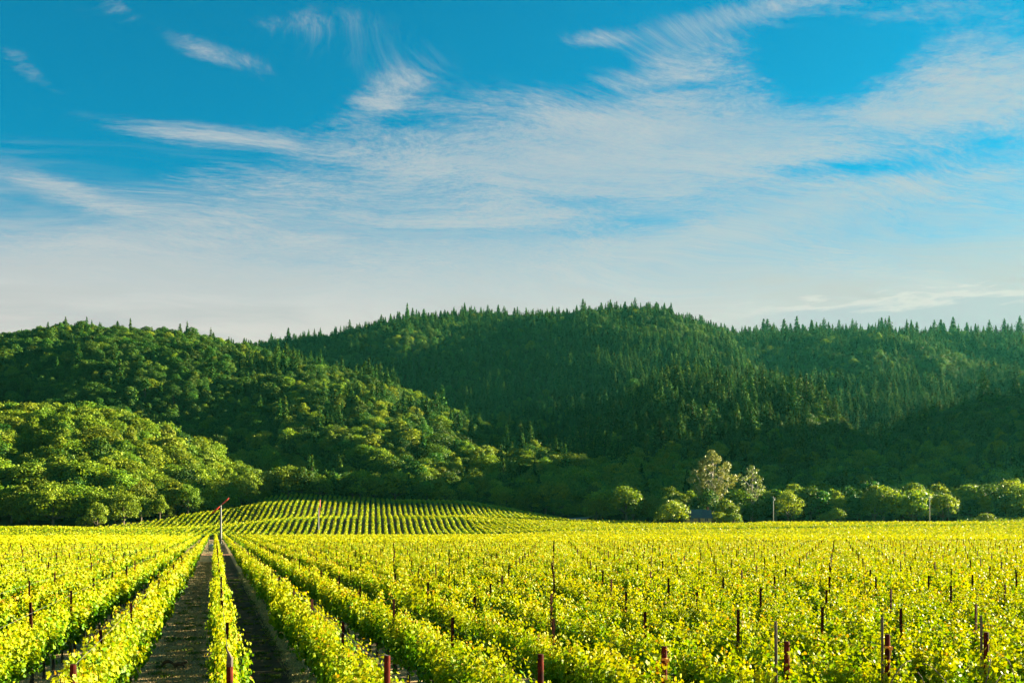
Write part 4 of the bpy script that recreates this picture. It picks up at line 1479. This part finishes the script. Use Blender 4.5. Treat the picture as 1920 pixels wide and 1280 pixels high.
# ------------------------------------------------------------------ stone house
HZ = 415
x, y = at(1307, HZ)
hz = float(h_world(x, y)) + 0.0
root = empty('stone_house', (x, y, hz), -YAW + R(3))
tag(root, 'small yellow stone house with blue grey gable roof among bright trees', 'house')
eav = EYE + (HOR - 968.5) / F * HZ - hz
rdg = EYE + (HOR - 955) / F * HZ - hz
hw, dp = 5.2, 3.4
mb = MB()
mb.box(-hw, hw, -dp, dp, -0.5, eav)
mb.add([(-hw, -dp, eav), (-hw, dp, eav), (-hw, 0, rdg - 0.15)], [(0, 2, 1)])
mb.add([(hw, -dp, eav), (hw, dp, eav), (hw, 0, rdg - 0.15)], [(0, 1, 2)])
link('wall', mb.mesh('wall', M_STONE), root)
mb = MB()
ov, oe = 0.45, 0.75
sl = (rdg - eav) / dp
th = 0.14
for s in (-1, 1):
    a = (0, rdg)
    b = (s * (dp + oe), eav - sl * oe)
    v = [(-hw - ov, a[0], a[1] + th), (hw + ov, a[0], a[1] + th), (hw + ov, b[0], b[1] + th), (-hw - ov, b[0], b[1] + th),
         (-hw - ov, a[0], a[1]), (hw + ov, a[0], a[1]), (hw + ov, b[0], b[1]), (-hw - ov, b[0], b[1])]
    f = [(0, 1, 2, 3), (7, 6, 5, 4), (3, 2, 6, 7), (1, 5, 6, 2), (0, 3, 7, 4)]
    mb.add(v, f)
roof = link('roof', mb.mesh('roof', M_ROOF), root)
mb = MB()
mb.box(4.25, 4.95, -0.35, 0.35, rdg - 0.8, rdg + 0.95)
mb.box(4.18, 5.02, -0.42, 0.42, rdg + 0.95, rdg + 1.08)
link('chimney', mb.mesh('chimney', M_BRICK), roof)
for wxp in (-3.0, 3.1):
    mb = MB()
    w, h0, h1 = 0.75, eav - 1.75, eav - 0.55
    for (a, b, c, d) in ((-w - .1, -w, h0 - .1, h1 + .1), (w, w + .1, h0 - .1, h1 + .1), (-w, w, h1, h1 + .1), (-w, w, h0 - .1, h0), (-.03, .03, h0, h1)):
        mb.box(wxp + a, wxp + b, -dp - 0.06, -dp + 0.02, c, d)
    wn = link('window', mb.mesh('window', M_WHITE), root)
    mb = MB()
    mb.box(wxp - w, wxp + w, -dp - 0.02, -dp + 0.01, h0, h1)
    link('pane', mb.mesh('pane', M_DARK), wn)
mb = MB()
mb.box(-0.55, 0.55, -dp - 0.05, -dp + 0.01, 0, eav - 0.6)
dr = link('door', mb.mesh('door', M_DARK), root)
mb = MB()
mb.tube([(0.4, -dp - 0.05, 1.0), (0.4, -dp - 0.12, 1.0)], 0.04, 8)
link('handle', mb.mesh('handle', M_STEEL), dr)

# ------------------------------------------------------------------ utility poles
def pole(px, Z, py, label, arm, box):
    x, y = at(px, Z)
    z0 = float(h_world(x, y))
    h = EYE + (HOR - py) / F * Z - z0
    root = empty('utility_pole', (x, y, z0), -YAW + 0.3)
    tag(root, label, 'utility pole')
    mb = MB()
    mb.tube([(0, 0, -0.3), (0, 0, h * 0.5), (0, 0, h)], [0.20, 0.17, 0.13], 12)
    link('shaft', mb.mesh('shaft', M_POLE, True), root)
    if arm:
        mb = MB()
        mb.box(-arm, arm, -0.20, -0.09, h - 0.55, h - 0.40)
        for k in (-0.9, -0.3, 0.3, 0.9):
            mb.tube([(k * arm, -0.15, h - 0.40), (k * arm, -0.15, h - 0.2)], [0.05, 0.04], 8)
        link('crossarm', mb.mesh('crossarm', M_POLE), root)
    if box:
        mb = MB()
        mb.tube([(0.42, -0.05, h - 1.75), (0.42, -0.05, h - 1.70), (0.42, -0.05, h - 0.85), (0.42, -0.05, h - 0.8)], [0.22, 0.26, 0.26, 0.22], 12)
        link('transformer', mb.mesh('transformer', M_WHITE), root)


pole(1450, 414, 930, 'white utility pole with a transformer at the field edge near the eucalyptus', 0.7, True)
pole(1743, 416, 931, 'slim grey utility pole before the light green trees', 1.0, False)
pole(1436, 470, 927, 'faint far utility pole half hidden by dark trees, left of the white pole', 0.5, True)

# ------------------------------------------------------------------ gravel road behind the field
xs = np.linspace(0, 1, 14)
v, q = [], []
for k, s in enumerate(xs):
    pxl = 1030 + 60 * s
    for e in (0, 1):
        Zr = 436 + 10 * s + e * 26
        X_ = (pxl - 960) / F * Zr + (e * 6)
        wx_, wy_ = w2(X_, Zr)
        v.append((float(wx_), float(wy_), float(height(X_, Zr)) + 0.25))
    if k:
        q.append((2 * k - 2, 2 * k - 1, 2 * k + 1, 2 * k))
o = link('gravel_road', np_mesh('gravel_road', v, [np.array(q)], M_GRAVEL))
tag(o, kind='structure')

# weedy patch at the far right field edge
rs = np.random.default_rng(77)
n = 2600
Zw = rs.uniform(428, 462, n)
pxw = rs.uniform(1795, 1990, n)
Xw = (pxw - 960) / F * Zw
wx_, wy_ = w2(Xw, Zw)
k = rs.random(n)
P = np.stack([wx_, wy_, height(Xw, Zw) + 0.2 + k * 1.5 * (0.6 + 0.4 * np.sin(Xw * 0.9 + Zw * 0.7))], 1)
v, f, a = leaf_cloud(P, rs.normal(0, .5, (n, 3)) + np.array([0, 0, 0.8]), rs.uniform(.3, .7, n), rs.random(n), rs, 2)
o = link('undergrowth', np_mesh('undergrowth', v, [f], M_BRIGHT, a))
tag(o, 'weedy green undergrowth along the far field edge', 'undergrowth', kind='stuff')

# ------------------------------------------------------------------ squirrel on the mown aisle
def squirrel(px, Z):
    x, y = at(px, Z)
    J = [  # joint (x along the body towards the nose, y across, z up), radius
        ((-0.10, 0, 0.115), 0.062),   # 0 pelvis
        ((0.0, 0, 0.135), 0.060), ((0.09, 0, 0.125), 0.050), ((0.145, 0, 0.150), 0.032), ((0.195, 0, 0.178), 0.038), ((0.235, 0, 0.165), 0.022), ((0.252, 0, 0.158), 0.011),
        ((0.19, 0.018, 0.212), 0.011), ((0.186, 0.022, 0.236), 0.006), ((0.19, -0.018, 0.212), 0.011), ((0.186, -0.022, 0.236), 0.006),
        ((0.10, 0.035, 0.09), 0.022), ((0.115, 0.038, 0.045), 0.013), ((0.125, 0.038, 0.008), 0.009), ((0.15, 0.038, 0.006), 0.007),
        ((0.13, -0.035, 0.09), 0.022), ((0.16, -0.038, 0.045), 0.013), ((0.185, -0.038, 0.008), 0.009), ((0.21, -0.038, 0.006), 0.007),
        ((-0.085, 0.05, 0.085), 0.042), ((-0.045, 0.058, 0.055), 0.022), ((-0.10, 0.058, 0.022), 0.012), ((-0.05, 0.058, 0.006), 0.009),
        ((-0.10, -0.05, 0.085), 0.042), ((-0.06, -0.058, 0.055), 0.022), ((-0.12, -0.058, 0.022), 0.012), ((-0.07, -0.058, 0.006), 0.009),
        ((-0.17, 0, 0.12), 0.030), ((-0.235, 0, 0.175), 0.050), ((-0.31, 0, 0.205), 0.058), ((-0.39, 0, 0.185), 0.058), ((-0.455, 0, 0.125), 0.050), ((-0.49, 0, 0.06), 0.034), ((-0.505, 0, 0.03), 0.014),
    ]
    E = [(0, 1), (1, 2), (2, 3), (3, 4), (4, 5), (5, 6), (4, 7), (7, 8), (4, 9), (9, 10), (2, 11), (11, 12), (12, 13), (13, 14), (2, 15), (15, 16), (16, 17), (17, 18),
         (0, 19), (19, 20), (20, 21), (21, 22), (0, 23), (23, 24), (24, 25), (25, 26), (0, 27), (27, 28), (28, 29), (29, 30), (30, 31), (31, 32), (32, 33)]
    me = bpy.data.meshes.new('squirrel')
    me.from_pydata([j[0] for j in J], E, [])
    me.materials.append(M_FUR)
    o = link('squirrel', me, None, (x, y, 0.0), -YAW)
    sk = o.modifiers.new('skin', 'SKIN')
    for i, d in enumerate(me.skin_vertices[0].data):
        r = J[i][1]
        d.radius = (r * (0.62 if i >= 28 else 1.0), r)
        d.use_root = i == 0
    ss = o.modifiers.new('smooth', 'SUBSURF')
    ss.levels = ss.render_levels = 2
    for p in me.polygons:
        p.use_smooth = True
    tag(o, 'grey brown squirrel with bushy arched tail crossing the brown mown aisle', 'squirrel')
    mb = MB()
    mb.tube([(0.212, -0.031, 0.184), (0.212, -0.036, 0.184)], 0.007, 8)
    link('eye', mb.mesh('eye', M_DARK, True), o)


squirrel(336, 28.3)

# thin bare canes left hanging at a few row ends
for i, dx_, sd_ in ((6, -0.25, 1), (7, 0.15, 2), (5, 0.2, 3)):
    r_ = random.Random(sd_)
    mb = MB()
    for c in range(3):
        p = Vector((dx_ + r_.uniform(-.2, .2), -0.25 + r_.uniform(-.1, .1), 1.5 + r_.uniform(-.2, .2)))
        pts = [p]
        dv = Vector((r_.uniform(-.2, .3), -0.05, r_.uniform(0.05, .2)))
        for k in range(6):
            dv += Vector((r_.uniform(-.06, .06), r_.uniform(-.03, .02), -0.09))
            pts.append(pts[-1] + dv * 0.6)
        mb.tube(pts, 0.009, 5)
    link('bare_cane', mb.mesh('bare_cane', M_WOOD, True), rows[i])

# ------------------------------------------------------------------ the air of the valley
hz_m, hn, hout = base_mat('haze')
pv = hn.node('ShaderNodeVolumePrincipled')
pv.inputs['Color'].default_value = (0.12, 0.80, 0.62, 1)
pv.inputs['Density'].default_value = 0.000019
pv.inputs['Anisotropy'].default_value = 0.35
hn.l.new(pv.outputs[0], hout.inputs['Volume'])
hb = MB()
hb.box(-3600, 3900, -1500, 3600, -1.5, 420)
hob = link('haze', hb.mesh('haze', hz_m))
tag(hob, 'thin pale evening haze filling the valley', 'haze', kind='stuff')
